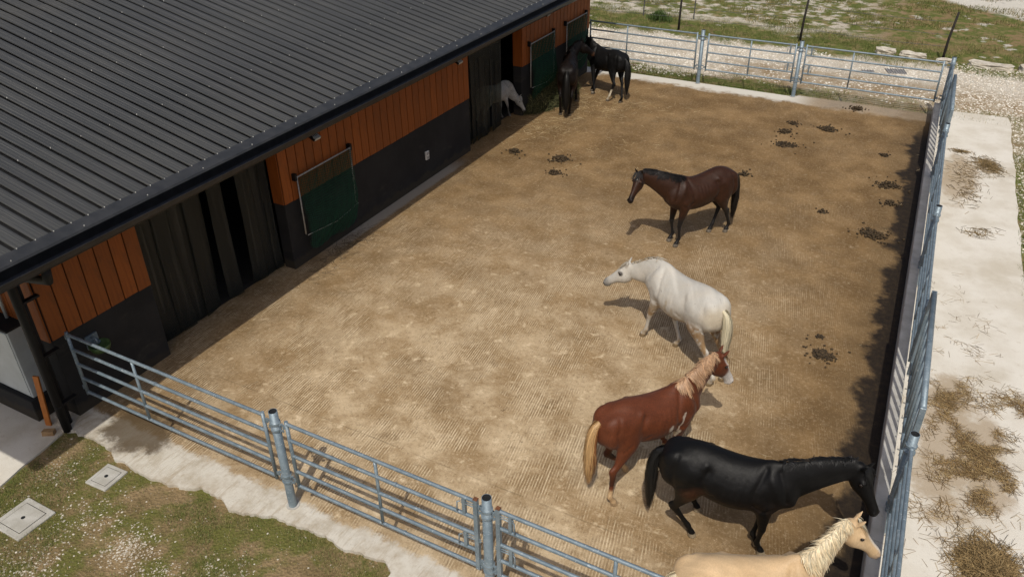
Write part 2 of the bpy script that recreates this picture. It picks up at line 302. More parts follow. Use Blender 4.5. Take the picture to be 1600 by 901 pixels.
M['steel'] = simple('bright_screw', (.40, .40, .37), (.25, .24, .22), rough=.4, metal=.4); M['rust'] = simple('rusty_cap', (.20, .075, .03), (.10, .045, .022), scale=40, rough=.85); M['hole'] = simple('dark_pipe_inside', (.012, .014, .017), rough=.9)
M['dung'] = simple('horse_dung', (.085, .055, .025), (.030, .021, .011), scale=25, rough=.85, bump=.6, bscale=40, bdist=.02); M['lid'] = simple('precast_lid', (.50, .49, .45), (.38, .365, .32), scale=5, rough=.9, bump=.35, bscale=70)
M['lidgap'] = simple('lid_joint', (.06, .055, .045), rough=.95); M['lime'] = simple('limestone', (.62, .58, .50), (.42, .37, .29), scale=6, rough=.9, bump=.6, bscale=14, bdist=.05); M['cab'] = simple('cabinet_paint', (.50, .54, .55), (.42, .45, .45), scale=3, rough=.5, bump=.03)
M['white'] = simple('white_plastic', (.75, .75, .72), (.65, .65, .62), rough=.5, bump=.03); M['glass'] = simple('lamp_glass', (.55, .55, .52), (.5, .5, .48), rough=.12, spec=.7, bump=.0); M['pole'] = simple('grey_pole', (.45, .45, .43), (.30, .30, .28), scale=20, rough=.6)
M['net'] = simple('green_net', (.010, .075, .040), (.007, .05, .028), scale=10, rough=.75); M['bowl'] = simple('green_enamel', (.08, .14, .05), (.05, .09, .03), rough=.4); M['tar'] = simple('dark_post', (.014, .012, .011), (.03, .025, .02), scale=20, rough=.85, bump=.4); M['wood'] = simple('raw_wood', (.40, .26, .13), (.28, .17, .08), scale=14, rough=.85)
M['orange'] = simple('orange_paint', (.50, .17, .03), (.38, .12, .02), rough=.6); M['wire'] = simple('grey_wire', (.10, .10, .10), rough=.6); M['mat'] = simple('grid_mat', (.16, .16, .165), (.26, .255, .25), scale=40, rough=.9, bump=.5, bscale=50); M['tag'] = simple('grey_panel', (.40, .40, .39), rough=.6)
# ---------------------------------------------------------------- ground, slabs
def struct(name, me): return tag(link(name, me), kind='structure')
G_ = 900.0; struct('ground', mkmesh('ground', [(-G_, -G_, -.05), (G_, -G_, -.05), (G_, G_, -.05), (-G_, G_, -.05)], [(0, 1, 2, 3)], M['ground']))
KX = lambda y: 10.92-.0431*y       # inner top edge of the kerb wall
def near_edge(x): return -.33-.14*math.sin(x*.75+.4)+.20*(float(vnoise(x, 3.1, .42, 5, 6))-.5)*2-(1.4 if x > 5.86 else 0)
xs = np.linspace(-.35, 10.98, 480); poly = [(x, near_edge(x)) for x in xs]+[(10.21, 19.33), (8.5, 19.33), (6.5, 19.30), (6.4, 19.13), (-.35, 19.10)]
def slab(name, poly, z0, z1, mat):
    n = len(poly); V = [(x, y, z0) for x, y in poly]+[(x, y, z1) for x, y in poly]
    Fc = [tuple(range(n, 2*n))]+[(i, (i+1) % n, n+(i+1) % n, n+i) for i in range(n)]; return mkmesh(name, V, Fc, mat)
struct('yard_slab', slab('yard_slab', poly, -.12, 0.0, M['yard']))
pe = [(10.92+.15-.0431*y, y) for y in np.linspace(19.9, -4, 30)]+[(12.97+.10*(float(vnoise(y, 2, .5, 9))-.5)-.0485*y, y) for y in np.linspace(-4, 20.0, 90)]
struct('feeding_pad', slab('feeding_pad', pe, -.12, -.012, M['feedpad']))
lp = [(-6, -.14), (-.02, -.14), (.0, -.38)]+[(.05+.17*(-y-.38)+.05*(float(vnoise(y, 1, .3, 4))-.5), y) for y in np.linspace(-.42, -5, 40)]+[(-6, -5)]
struct('pathway', slab('pathway', lp[::-1], -.12, -.02, M['pad']))
# ---------------------------------------------------------------- barn
barn = thing('barn', 'long barn with dark ribbed metal roof, orange boarding and charcoal plinth beside the yard', 'barn', (0, 9, 0))
Y0, Y1 = -.13, 18.62; D1 = (1.62, 4.72); D2 = (11.36, 14.14); PZ = 1.385; TW = .26
w = MB()
for a, b in ((Y0, D1[0]), (D1[1], D2[0]), (D2[1], Y1)): w.bb((-TW, a, -.1), (0, b, PZ))
w.build('plinth_wall', M['plaster'], barn, bevel=.006)
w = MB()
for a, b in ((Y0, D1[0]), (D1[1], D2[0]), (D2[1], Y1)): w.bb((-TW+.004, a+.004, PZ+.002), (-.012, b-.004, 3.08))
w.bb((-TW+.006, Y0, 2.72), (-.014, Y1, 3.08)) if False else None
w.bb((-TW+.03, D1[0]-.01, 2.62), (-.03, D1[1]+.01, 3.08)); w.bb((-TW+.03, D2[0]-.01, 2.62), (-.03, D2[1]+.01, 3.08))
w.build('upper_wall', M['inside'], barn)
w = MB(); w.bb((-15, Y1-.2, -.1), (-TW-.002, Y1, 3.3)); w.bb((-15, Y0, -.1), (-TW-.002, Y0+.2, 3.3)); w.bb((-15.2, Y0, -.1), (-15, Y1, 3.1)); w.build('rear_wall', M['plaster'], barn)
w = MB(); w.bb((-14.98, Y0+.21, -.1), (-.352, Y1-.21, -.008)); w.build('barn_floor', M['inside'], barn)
bw = .235; bmesh_ = {}
def board(y, wd, z0=PZ+.004, z1=3.06):
    k = round(wd, 3)
    if k not in bmesh_:
        b = MB(); b.box((0, 0, 0), (.026, wd-.018, z1-z0)); me = mkmesh('board', b.v, b.f, M['board'])
        bm = bmesh.new(); bm.from_mesh(me); bmesh.ops.bevel(bm, geom=bm.edges[:], offset=.004, segments=1, affect='EDGES'); bm.to_mesh(me); bm.free(); bmesh_[k] = me
    o = link('board', bmesh_[k], barn, world=False); o.location = Vector((.012+random.uniform(-.002, .002), y, (z0+z1)/2-random.uniform(0, .012)))-barn.location
for a, b in ((Y0, D1[0]), (D1[1], D2[0]), (D2[1], Y1)):
    n = round((b-a)/bw); 
    for i in range(n): board(a+(i+.5)*(b-a)/n, (b-a)/n)
gm_ = MB(); gm_.box((0, 0, 0), (.222, .026, 1.7)); gme = mkmesh('board', gm_.v, gm_.f, M['board'])
for i in range(9):
    o = link('board', gme, barn, world=False); o.location = Vector((-.12-i*.235, Y0-.016, PZ+.83))-barn.location
for yj, sgn in ((D1[1], -1), (D2[1], -1)):   # boarded reveals of the doorways
    for i in range(1):
        b = MB(); b.bb((-TW+.01, yj-.018, PZ+.004), (-.002, yj-.001, 2.62)); b.build('reveal_board', M['board'], barn)
# roof: ribbed sheets, each four ribs wide
RS = .218; EX = .78; EZ = 3.22; rp = .2553; RY0, RY1 = -2.95, 19.05
rz_ = lambda x: EZ+RS*(EX-x)
prof = [(.027, .016), (.029, .032), (.040, .036), (.088, .034), (.093, .038), (.103, .038), (.108, .034), (.150, .034), (.155, .038), (.165, .038), (.170, .034), (rp-.040, .036), (rp-.029, .032), (rp-.027, .016)]   # y offset, height of one pan; open shadow gap to the next
def roof_sheet(xa, xb, lift, name):
    V = []; n = len(prof)
    for x in (xa, xb):
        for y, z in prof: V.append((x, y, rz_(x)+z+lift))
    return mkmesh(name, V, [(i, i+1, n+i+1, n+i) for i in range(n-1)], M['roof'])
s1 = roof_sheet(EX, -5.1, .006, 'roof_sheet'); s2 = roof_sheet(-4.92, -7.5, .0, 'roof_sheet'); ns = int(math.ceil((RY1-RY0)/rp))
s3 = mkmesh('roof_sheet', [(-7.5, y, rz_(-7.5)+z) for y, z in prof]+[(-15.6, y, rz_(-7.5)-RS*8.1+z) for y, z in prof], [(i, i+1, len(prof)+i+1, len(prof)+i) for i in range(len(prof)-1)], M['roof'])
YR0 = -.53-rp*9-rp/1.0+.0
for k in range(ns):
    for me in (s1, s2, s3):
        o = link('roof_sheet', me, barn, world=False); o.location = Vector((0, YR0+k*rp, .0))-barn.location
YE = YR0+ns*rp
w = MB(); pts = [(EX-.02, 3.232), (EX+.02, 3.262), (.955, 3.222), (.965, 3.19), (.90, 3.17), (-TW, 3.20), (-7.5, 4.98), (-15.5, 3.2), (-15.5, 3.1), (-7.5, 4.86), (-TW, 3.06), (.86, 3.06)]
V = [(x, YR0, z) for x, z in pts[5:]]+[(x, YE, z) for x, z in pts[5:]]; k = len(pts[5:])
# soffit deck under the sheets
dk = [(EX, 3.185), (-7.5, rz_(-7.5)-.04), (-15.5, rz_(-7.5)-RS*8-.04), (-15.5, rz_(-7.5)-RS*8-.14), (-7.5, rz_(-7.5)-.16), (.80, 3.045)]
V = [(x, YR0+.01, z) for x, z in dk]+[(x, YE-.01, z) for x, z in dk]; k = len(dk)
link('roof_deck', mkmesh('roof_deck', V, [(i, (i+1) % k, k+(i+1) % k, k+i) for i in range(k)]+[tuple(range(k-1, -1, -1)), tuple(range(k, 2*k))], M['gutter']), barn)
fl = MB(); V = []
fp = [(EX-.035, rz_(EX-.035)+.046), (EX+.0, rz_(EX)+.046), (.935, 3.225), (.950, 3.195), (.944, 3.195), (.930, 3.216), (EX, rz_(EX)+.042), (EX-.035, rz_(EX-.035)+.042)]; k = len(fp)
link('eave_flashing', mkmesh('eave_flashing', [(x, YR0, z) for x, z in fp]+[(x, YE, z) for x, z in fp], [(i, (i+1) % k, k+(i+1) % k, k+i) for i in range(k)], M['flash']), barn)
gp = [(.86, 3.175), (.86, 3.02), (.885, 2.985), (1.02, 2.985), (1.062, 3.03), (1.072, 3.10), (1.085, 3.108), (1.090, 3.10), (1.078, 3.088), (1.070, 3.02), (1.028, 2.975), (.88, 2.975), (.85, 3.015), (.85, 3.175)]; k = len(gp)
link('gutter', mkmesh('gutter', [(x, YR0, z) for x, z in gp]+[(x, YE, z) for x, z in gp], [(i, (i+1) % k, k+(i+1) % k, k+i) for i in range(k)]+[tuple(range(k)), tuple(range(2*k-1, k-1, -1))], M['gutter']), barn)
w = MB(); w.bb((-TW, YR0+.02, 2.985), (.845, YE-.02, 3.042)); w.build('soffit', M['gutter'], barn)
# screws in rows down the ribs
P = []
for i in range(int((YE-YR0)/rp)):
    y = YR0+i*rp
    P.append((.755, y+.03, rz_(.755)+.052)); 
    if i % 4 == 1: P.append((.90, y+.1, 3.24))
    if i % 2 == 1:
        for x in (-.9, -2.48, -4.07, -5.66): P.append((x, y+.03, rz_(x)+.042))
P = np.array(P); o = scatter('roof_screws', [(.009*math.cos(a), .009*math.sin(a), z) for z in (-.014, .006) for a in np.arange(0, 6.28, math.pi/3)], [(0, 1, 7, 6), (1, 2, 8, 7), (2, 3, 9, 8), (3, 4, 10, 9), (4, 5, 11, 10), (5, 0, 6, 11), (6, 7, 8, 9), (6, 9, 10, 11)], P, np.ones(len(P)), np.zeros(len(P)), M['steel'], parent=barn)
o['kind'] = 'stuff'
# downpipes at the near corner
w = MB(); w.tube([(.10, -.42, -.02), (.10, -.42, 2.55), (.14, -.40, 2.66), (.60, -.36, 2.72), (.92, -.36, 2.78), (.955, -.36, 2.99)], .062, 12); w.build('downpipe', M['black'], barn, smooth=True)
w = MB(); w.tube([(-.03, -.31, -.02), (-.03, -.31, 3.0)], .058, 12); w.build('downpipe', M['black'], barn, smooth=True)
for z in (.45, 1.3, 2.2):
    w = MB(); w.ring((.10, -.42, z), .050, .062, -.02, .02); w.bb((.06, -.37, z-.015), (.14, -.13, z+.015)); w.build('pipe_bracket', M['black'], barn)
# curtain strips in the doorways
def strip(y0, y1, x, z0=.03, z1=2.72, bow=.05, tw=0.0, sx=0.0):
    n = 7; V = []; r = random.Random(int(y0*1000)); ph = r.uniform(0, 6)
    for j in range(9):
        f = j/8; z = z1+(z0-z1)*f
        for i in range(n):
            g = i/(n-1)-.5; V.append((x+bow*(1-4*g*g)*(.4+.6*f)*.5+tw*g*f+.012*math.sin(f*4+ph)+sx*f, y0+(y1-y0)*(g+.5)+.02*math.sin(f*3+ph)*f-.14*f*0, z))
    Fc = [(j*n+i, j*n+i+1, (j+1)*n+i+1, (j+1)*n+i) for j in range(8) for i in range(n-1)]
    o = link('curtain_strip', mkmesh('curtain_strip', V, Fc, M['strip'], smooth=True), barn)
    m = o.modifiers.new('s', 'SOLIDIFY'); m.thickness = .003
for k, (a, b) in enumerate(((1.78, 2.14), (2.10, 2.44), (2.42, 2.76), (2.72, 3.12), (3.30, 3.62), (3.93, 4.26), (4.24, 4.52), (4.50, 4.70))): strip(a, b, -.30+.012*(k % 2), bow=random.uniform(.008, .03), tw=random.uniform(-.1, .1))
yy = 11.42
for k in range(10):
    wd = random.uniform(.27, .33); a = yy; yy += wd-.03
    if yy > 13.50: break
    strip(a, a+wd, -.16+.014*(k % 2), bow=random.uniform(.01, .03), tw=random.uniform(-.06, .06))
w = MB(); w.bb((-.40, D1[0], 2.66), (-.27, D1[1], 2.76)); w.bb((-.40, D2[0], 2.66), (-.13, D2[1], 2.76)); w.build('curtain_rail', M['black'], barn)
# ---------------------------------------------------------------- fences and gates
RZ = (1.49, 1.23, .97, .71, .455)
def gate(p0, p1, label, mid=.36, latch=None, square=False, group='galvanised five-bar gates round the yard', zoff=0.0, plates=None):
    a = Vector((*p0, 0)); b = Vector((*p1, 0)); L = (b-a).length; rz = math.atan2(b.y-a.y, b.x-a.x)
    g = thing('gate', label, 'gate', (a.x, a.y, zoff), rz, group)
    for z in RZ:
        w = MB(); w.tube([(.0, 0, z), (L*.33, 0, z-.002), (L*.66, 0, z-.003), (L, 0, z)], .0235, 10, caps=False); w.build('rail', M['galv'], g, smooth=True, world=False)
    for x in (0, L):
        w = MB()
        if square and x == (L if latch == 'end' else 0): w.bb((x-.026, -.026, .41), (x+.026, .026, 1.528)); o = w.build('upright', M['galv'], g, world=False, bevel=.004); c = MB(); c.bb((x-.0265, -.0265, 1.527), (x+.0265, .0265, 1.533)); c.build('rusty_cap', M['rust'], o, world=False)
        else: w.tube([(x, 0, .41), (x, 0, 1.53)], .0245, 12); w.build('upright', M['galv'], g, smooth=True, world=False)
    w = MB(); w.tube([(L*mid, 0, RZ[-1]), (L*mid, 0, RZ[0])], .021, 10); w.build('upright', M['galv'], g, smooth=True, world=False)
    if latch:
        sx = -1 if latch == 'end' else 1; x0 = L if latch == 'end' else 0
        for za, zb in ((RZ[0], RZ[1]), (RZ[2], RZ[3])):
            w = MB(); w.bb((x0+sx*.15-.02, -.02, zb), (x0+sx*.15+.02, .02, za)); w.build('latch_upright', M['galv'], g, world=False)
            w = MB(); zc = (za+zb)/2+.03
            for dz in (0, .035): w.tube([(x0+sx*-.05, 0, zc+dz), (x0+sx*.19, 0, zc+dz)], .0075, 8)
            w.tube([(x0+sx*.185, -.02, zc+.04), (x0+sx*.215, -.04, zc+.04), (x0+sx*.22, -.045, zc-.10)], .008, 8); w.build('slide_bolt', M['galv'], g, smooth=True, world=False)
    for x, sg in ((0, -1), (L, 1)):
        for z in (1.42, .52):
            w = MB(); w.bb((x if sg > 0 else x-.07, -.008, z-.022), (x+.07 if sg > 0 else x, .008, z+.022)); w.tube([(x+sg*.06, 0, z-.035), (x+sg*.06, 0, z+.035)], .012, 8); w.build('hinge_tab', M['galv'], g, world=False)
    for z, f in ((RZ[1], mid+.1), (RZ[4], mid+.12)):
        w = MB(); w.ring((0, 0, 0), .0225, .029, -.012, .012, 10); 
        V = [(L*f+p[2], p[0], z+p[1]) for p in w.v]; w.v = V; w.build('rail_clip', M['galv'], g, world=False)
    return g
def post(x, y, label, dirs=(0, math.pi), H=1.62, r=.056, group='galvanised tube posts carrying the gates'):
    p = thing('fence_post', label, 'post', (x, y, -.0), 0, group); n = 18
    V = []
    for rr, z in ((r, -.08), (r, H), (r-.006, H), (r-.006, H-.25)): V += [(rr*math.cos(2*math.pi*k/n), rr*math.sin(2*math.pi*k/n), z) for k in range(n)]
    Fc = [(j*n+k, j*n+(k+1) % n, (j+1)*n+(k+1) % n, (j+1)*n+k) for j in range(3) for k in range(n)]
    me = mkmesh('tube', V, Fc, [M['galv'], M['hole']], midx=[0]*(2*n)+[1]*n, smooth=False); me.polygons.foreach_set('use_smooth', [True]*n+[False]*n+[True]*n); link('tube', me, p, world=False)
    w = MB(); w.add([((r-.006)*math.cos(2*math.pi*k/n), (r-.006)*math.sin(2*math.pi*k/n), H-.04) for k in range(n)], [tuple(range(n))]); w.build('pipe_hollow', M['hole'], p, world=False)
    for z in (1.44, 1.34, .56, .46):
        w = MB(); w.ring((0, 0, z), r, r+.012, -.014, .014, 16)
        for d in dirs: w.box((math.cos(d)*.085, math.sin(d)*.085, z), (.07, .012, .03), d)
        o = w.build('clamp', M['galv'], p, world=False)
        for d in dirs:
            q = MB(); nx, ny = -math.sin(d), math.cos(d); q.tube([(math.cos(d)*.09-nx*.03, math.sin(d)*.09-ny*.03, z), (math.cos(d)*.09+nx*.03, math.sin(d)*.09+ny*.03, z)], .007, 6)
            q.build('clamp_bolt', M['galv'], o, world=False)
    w = MB(); w.ring((0, 0, 0), r, r+.03, .001, .012, 16); w.build('base_collar', M['kerb'], p, world=False)
    return p
gN = 'gates along the grass side of the yard'; gF = 'gates along the gravel side of the yard'; gR = 'gates on the kerb wall beside the feeding pad'
gate((.20, 0), (3.88, 0), 'galvanised five-bar gate hinged on the barn corner by the grey cabinet', .36, group=gN)
post(4.07, 0, 'galvanised tube post on the pale apron beside the grass, next to the barn-side gate')
gate((4.26, 0), (6.93, 0), 'short galvanised five-bar gate between two tube posts beside the lawn', .495, 'end', True, gN)
post(7.07, 0, 'galvanised tube post between two latched gates on the lawn side')
gate((7.21, 0), (10.72, 0), 'galvanised five-bar gate beside the palomino horse, with latch by the post', .385, 'start', True, gN)
post(10.98, -.05, 'galvanised corner post where the lawn-side gates meet the kerb wall', (math.pi, math.pi/2))
FY = 19.05
gate((-.12, FY), (3.35, FY), 'galvanised five-bar gate behind the black horse at the far barn corner', .36, group=gF)
post(3.515, FY, 'galvanised tube post on the gravel side, nearer the barn')
gate((3.70, FY+.01), (6.23, FY+.06), 'short galvanised five-bar gate between two posts beside the gravel', .50, 'end', group=gF)
post(6.37, FY+.07, 'galvanised tube post on the gravel side, facing the limestone blocks')
gate((6.52, FY+.08), (10.06, FY+.10), 'galvanised five-bar gate in front of the limestone blocks on the gravel', .36, 'start', group=gF)
PXr = lambda y: KX(y)+.185
post(PXr(19.3), 19.3, 'galvanised corner post where the gravel-side gates meet the kerb wall', (math.pi, -math.pi/2))
PRs = [14.0, 9.64, 3.17]; lab = ['galvanised tube post on the kerb wall near the gravel-side corner', 'galvanised tube post on the kerb wall between two plain gates', 'galvanised tube post on the kerb wall beside the black horse head']
for y, l in zip(PRs, lab): post(PXr(y), y, l, (math.pi/2, -math.pi/2))
def rgate(ya, yb, label, **k): return gate((PXr(ya), ya), (PXr(yb), yb), label, group=gR, **k)
rgate(19.12, 17.3, 'short galvanised gate on the kerb wall at the gravel corner')
rgate(13.85, 9.80, 'galvanised gate on the kerb wall beside the dung piles', mid=.5)
rgate(9.48, 6.45, 'galvanised gate on the kerb wall beside the bare stretch of feeding pad', mid=.62)
rgate(3.02, .08, 'galvanised gate on the kerb wall beside the palomino muzzle', mid=.5)
def feed_fence(ya, yb, label):
    f = thing('feed_fence', label, 'feed fence', (PXr(ya)+.035, ya, 0), math.atan2(yb-ya, PXr(yb)-PXr(ya)), 'feed fences of upright tubes on the kerb wall'); L = abs(ya-yb)
    w = MB(); w.tube([(0, 0, 1.75), (L, 0, 1.75)], .040, 12); w.build('top_rail', M['galv'], f, smooth=True, world=False)
    w = MB(); w.tube([(0, 0, .50), (L, 0, .50)], .030, 12); w.build('bottom_rail', M['galv'], f, smooth=True, world=False)
    for x in (.0, L): w = MB(); w.box((x, 0, 1.03), (.07, .07, 1.5)); w.build('end_post', M['galv'], f, world=False, bevel=.005)
    n = 8
    for i in range(1, n):
        x = L*i/n; w = MB(); w.tube([(x, 0, .40), (x, 0, 1.73)], .0235, 10); o = w.build('upright_tube', M['galv'], f, smooth=True, world=False)
        w = MB(); w.tube([(x, -.06, .50), (x, .06, .50)], .011, 6); w.build('bolt', M['steel'], o, world=False)
    return f
feed_fence(17.15, 14.5, 'tall feed fence of upright tubes on the kerb wall near the gravel corner')
feed_fence(6.28, 3.5, 'tall feed fence of upright tubes beside the trampled hay on the pad')
# kerb wall
kw = thing('kerb_wall', 'low grey concrete kerb wall between the dirty yard and the feeding pad', 'kerb wall', (KX(9), 9, 0))
yb = [-1.2, 2.6, 6.4, 11.1, 15.2, 19.3]
for a, b in zip(yb[:-1], yb[1:]):
    V = [(KX(y)+dx, y, z) for y in (a+.004, b-.004) for dx, z in ((0, -.1), (0, .34), (.010, .352), (.151, .352), (.161, .34), (.161, -.1))]
    link('kerb_section', mkmesh('kerb_section', V, [(0, 1, 7, 6), (1, 2, 8, 7), (2, 3, 9, 8), (3, 4, 10, 9), (4, 5, 11, 10), (5, 0, 6, 11), (5, 4, 3, 2, 1, 0), (6, 7, 8, 9, 10, 11)], M['kerb']), kw)
# outer wire fence
wf = thing('wire_fence', 'wire fence on dark leaning posts beyond the gravel', 'fence', (5, 25, -.05))
op = [(-6.2, 24.7, .02), (.94, 24.85, .03), (5.28, 25.21, .07), (9.91, 24.96, .12)]
for x, y, ln in op: w = MB(); w.tube([(x, y, -.3), (x+ln*.3, y, .7), (x+ln, y, 1.52)], [.045, .04, .036], 8); w.build('wooden_post', M['tar'], wf, smooth=True)
for z in (.42, .80, 1.2):
    for (a, b) in zip(op[:-1], op[1:]):
        w = MB(); fa, fb = z/1.5*a[2], z/1.5*b[2]; n = 7
        w.tube([(a[0]+fa+(b[0]+fb-a[0]-fa)*i/n, a[1]+(b[1]-a[1])*i/n, z-.05*math.sin(math.pi*i/n)) for i in range(n+1)], .007, 5); w.build('wire', M['wire'], wf)
w2 = thing('wire_fence', 'thin grey stake fence in the weeds behind the dark posts', 'fence', (0, 26.4, -.05))
for x, y in ((-.98, 26.25), (.96, 26.58), (-3.2, 26.0)): w = MB(); w.tube([(x, y, -.2), (x+.03, y, 1.3)], .022, 6); w.build('stake', M['wire'], w2)
for z in (.5, 1.1): w = MB(); w.tube([(-3.2, 26.0, z), (-.98, 26.25, z), (.96, 26.58, z)], .006, 5); w.build('wire', M['wire'], w2)
# limestone blocks
def rock(x, y, sx, sy, sz, rz, label):
    bm = bmesh.new(); bmesh.ops.create_cube(bm, size=1); bmesh.ops.subdivide_edges(bm, edges=bm.edges[:], cuts=3, use_grid_fill=True)
    r = random.Random(int(x*100))
    for v in bm.verts:
        c = v.co; k = 1-.16*(abs(c.x)*2)**4*(abs(c.y)*2)**4; v.co = Vector((c.x*sx*k+r.uniform(-.03, .03), c.y*sy*k+r.uniform(-.03, .03), (c.z+.35)*sz+r.uniform(-.02, .02)))
    me = bpy.data.meshes.new('limestone_block'); bm.to_mesh(me); bm.free(); me.materials.append(M['lime']); o = link('limestone_block', me); o.location = (x, y, -.05); o.rotation_euler = (0, 0, rz)
    return tag(o, label, 'rock', 'limestone blocks lining the gravel')
rock(8.15, 25.0, .62, .34, .2, .1, 'rounded pale limestone block nearer the barn, on the gravel edge'); rock(9.02, 24.9, .8, .32, .2, -.05, 'flat white rectangular limestone block beside the leaning dark post'); rock(10.0, 24.72, .5, .3, .14, .1, 'small weathered limestone block at the foot of the leaning dark post'); rock(11.35, 24.85, 1.3, .42, .16, -.08, 'long low limestone slab beyond the feeding pad'); rock(12.6, 24.9, .9, .5, .22, .1, 'limestone slab at the end of the row beyond the pad')
for x, y, sx, sy, l in ((8.72, 23.1, .55, .5, 'square grey plastic grid mat lying on the white gravel'), (7.93, 22.75, .34, .18, 'small grey grid strip lying on the white gravel')):
    o = thing('grid_mat', l, 'mat', (x, y, -.05), .35); w = MB(); w.bb((-sx/2, -sy/2, .0), (sx/2, sy/2, .012)); w.build('base', M['mat'], o, world=False); n = int(sx/.07)
    for i in range(n+1):
        w = MB(); w.box((-sx/2+sx*i/n, 0, .02), (.014, sy, .02)); w.build('rib', M['mat'], o, world=False)
# manhole lids
def lid(cn, label, fr, a):
    cx, cy = cn; t = thing('inspection_cover', label, 'manhole cover', (cx, cy, -.05), a, 'concrete covers in the lawn'); sx, sy = fr
    w = MB(); w.bb((-sx/2, -sy/2, -.05), (sx/2, sy/2, .028)); w.build('frame', M['lid'], t, world=False, bevel=.008)
    w = MB(); w.bb((-sx*.36, -sy*.36, .02), (sx*.36, sy*.36, .0295)); w.build('joint', M['lidgap'], t, world=False)
    w = MB(); w.bb((-sx*.345, -sy*.345, .0), (sx*.345, sy*.345, .036)); l = w.build('lid', M['lid'], t, world=False, bevel=.004)
    w = MB(); w.ring((0, 0, .0), .001, .028, .03, .0375, 12); w.build('lift_hole', M['hole'], l, world=False)
lid((1.065, -1.81), 'larger square concrete inspection cover in the lawn, farther from the barn gate', (.56, .54), .0)
lid((1.40, -.79), 'smaller square concrete inspection cover in the lawn near the apron', (.38, .40), .05)
# ---------------------------------------------------------------- things on and beside the barn
cb = thing('meter_cabinet', 'pale grey metal cabinet on a dark plinth at the barn gable', 'cabinet', (-.95, -.3, -.02))
w = MB(); w.bb((-1.5, -.50, -.02), (-.45, -.146, .36)); w.build('plinth', M['plaster'], cb, bevel=.01); w = MB(); w.bb((-1.45, -.42, .361), (-.50, -.147, 1.55)); b_ = w.build('casing', M['cab'], cb, bevel=.008)
w = MB(); w.bb((-1.42, -.432, .40), (-.53, -.4205, 1.52)); d_ = w.build('door', M['cab'], cb, bevel=.003); w = MB(); w.bb((-1.36, -.445, .9), (-1.33, -.432, 1.02)); w.build('handle', M['black'], d_)
w = MB(); w.bb((-1.47, -.44, 1.551), (-.48, -.15, 1.585)); w.build('rain_hood', M['plaster'], cb); w = MB(); w.tube([(-.8, -.2, 1.58), (-.8, -.2, 2.9)], .025, 8); w.build('conduit', M['cab'], cb, smooth=True)
o = MB().box((0, 0, .42), (.09, .026, .86)).build('plank', M['orange']); o.location = (-.26, -.475, -.02); o.rotation_euler = (-.12, 0, .3); tag(o, 'orange plank leaning by the black downpipes beside the cabinet', 'plank')
o = MB().box((0, 0, .04), (.17, .085, .075), jit=.006).build('wood_block', M['wood']); o.location = (-.07, -.60, -.02); o.rotation_euler = (0, 0, .5); tag(o, 'small brown wooden block on the path by the downpipes', 'block')
bl = thing('drinking_bowl', 'green drinking bowl fixed to the charcoal wall behind the barn-side gate', 'drinking bowl', (.0, .42, .92))
n = 20; V = []
for rr, z in ((.06, 0), (.13, .03), (.155, .10), (.155, .125), (.14, .125), (.125, .06), (.02, .03)): V += [(.17+rr*math.cos(2*math.pi*k/n), rr*math.sin(2*math.pi*k/n), z) for k in range(n)]
link('bowl', mkmesh('bowl', V, [(j*n+k, j*n+(k+1) % n, (j+1)*n+(k+1) % n, (j+1)*n+k) for j in range(6) for k in range(n)]+[tuple(range(n-1, -1, -1)), tuple(range(6*n, 7*n))], M['bowl'], smooth=True), bl, world=False)
w = MB(); w.bb((0, -.10, .02), (.03, .10, .24)); w.build('bracket', M['galv'], bl, world=False); w = MB(); w.tube([(.03, 0, .2), (.12, 0, .2), (.15, 0, .12)], .018, 8); w.build('valve', M['galv'], bl, smooth=True, world=False); w = MB(); w.bb((.05, -.07, .10), (.11, .07, .135)); w.build('paddle', M['galv'], bl, world=False)
for y, z, l in ((5.55, 2.50, 'black floodlight on the orange boards above the green netting near the first doorway'), (10.62, 2.54, 'black floodlight on the orange boards beside the second doorway'), (15.2, 2.60, 'black floodlight on the boards between two hanging nets')):
    t = thing('floodlight', l, 'floodlight', (.025, y, z), 0, 'floodlights under the eave')
    w = MB(); w.bb((0, -.03, -.04), (.02, .03, .06)); w.tube([(.01, 0, 0), (.12, 0, .0)], .014, 8); w.build('bracket', M['black'], t, world=False)
    w = MB(); w.box((.19, 0, -.02), (.16, .20, .05), ry=.5); w.build('housing', M['black'], t, world=False, bevel=.006); w = MB(); w.box((.215, 0, -.022), (.12, .16, .052), ry=.5); w.build('lens', M['glass'], t, world=False)
    for k in range(5): w = MB(); w.box((.165, -.08+k*.04, .015), (.12, .008, .05), ry=.5); w.build('cooling_fin', M['black'], t, world=False)
sk = thing('socket_box', 'small white double socket box on the charcoal wall', 'socket', (.001, 9.39, .62)); w = MB(); w.bb((0, -.06, -.10), (.045, .06, .10)); w.build('casing', M['white'], sk, world=False, bevel=.006)
for z in (-.048, .048): w = MB(); w.bb((.04, -.042, z-.036), (.052, .042, z+.036)); w.build('flap', M['tag'], sk, world=False, bevel=.004)
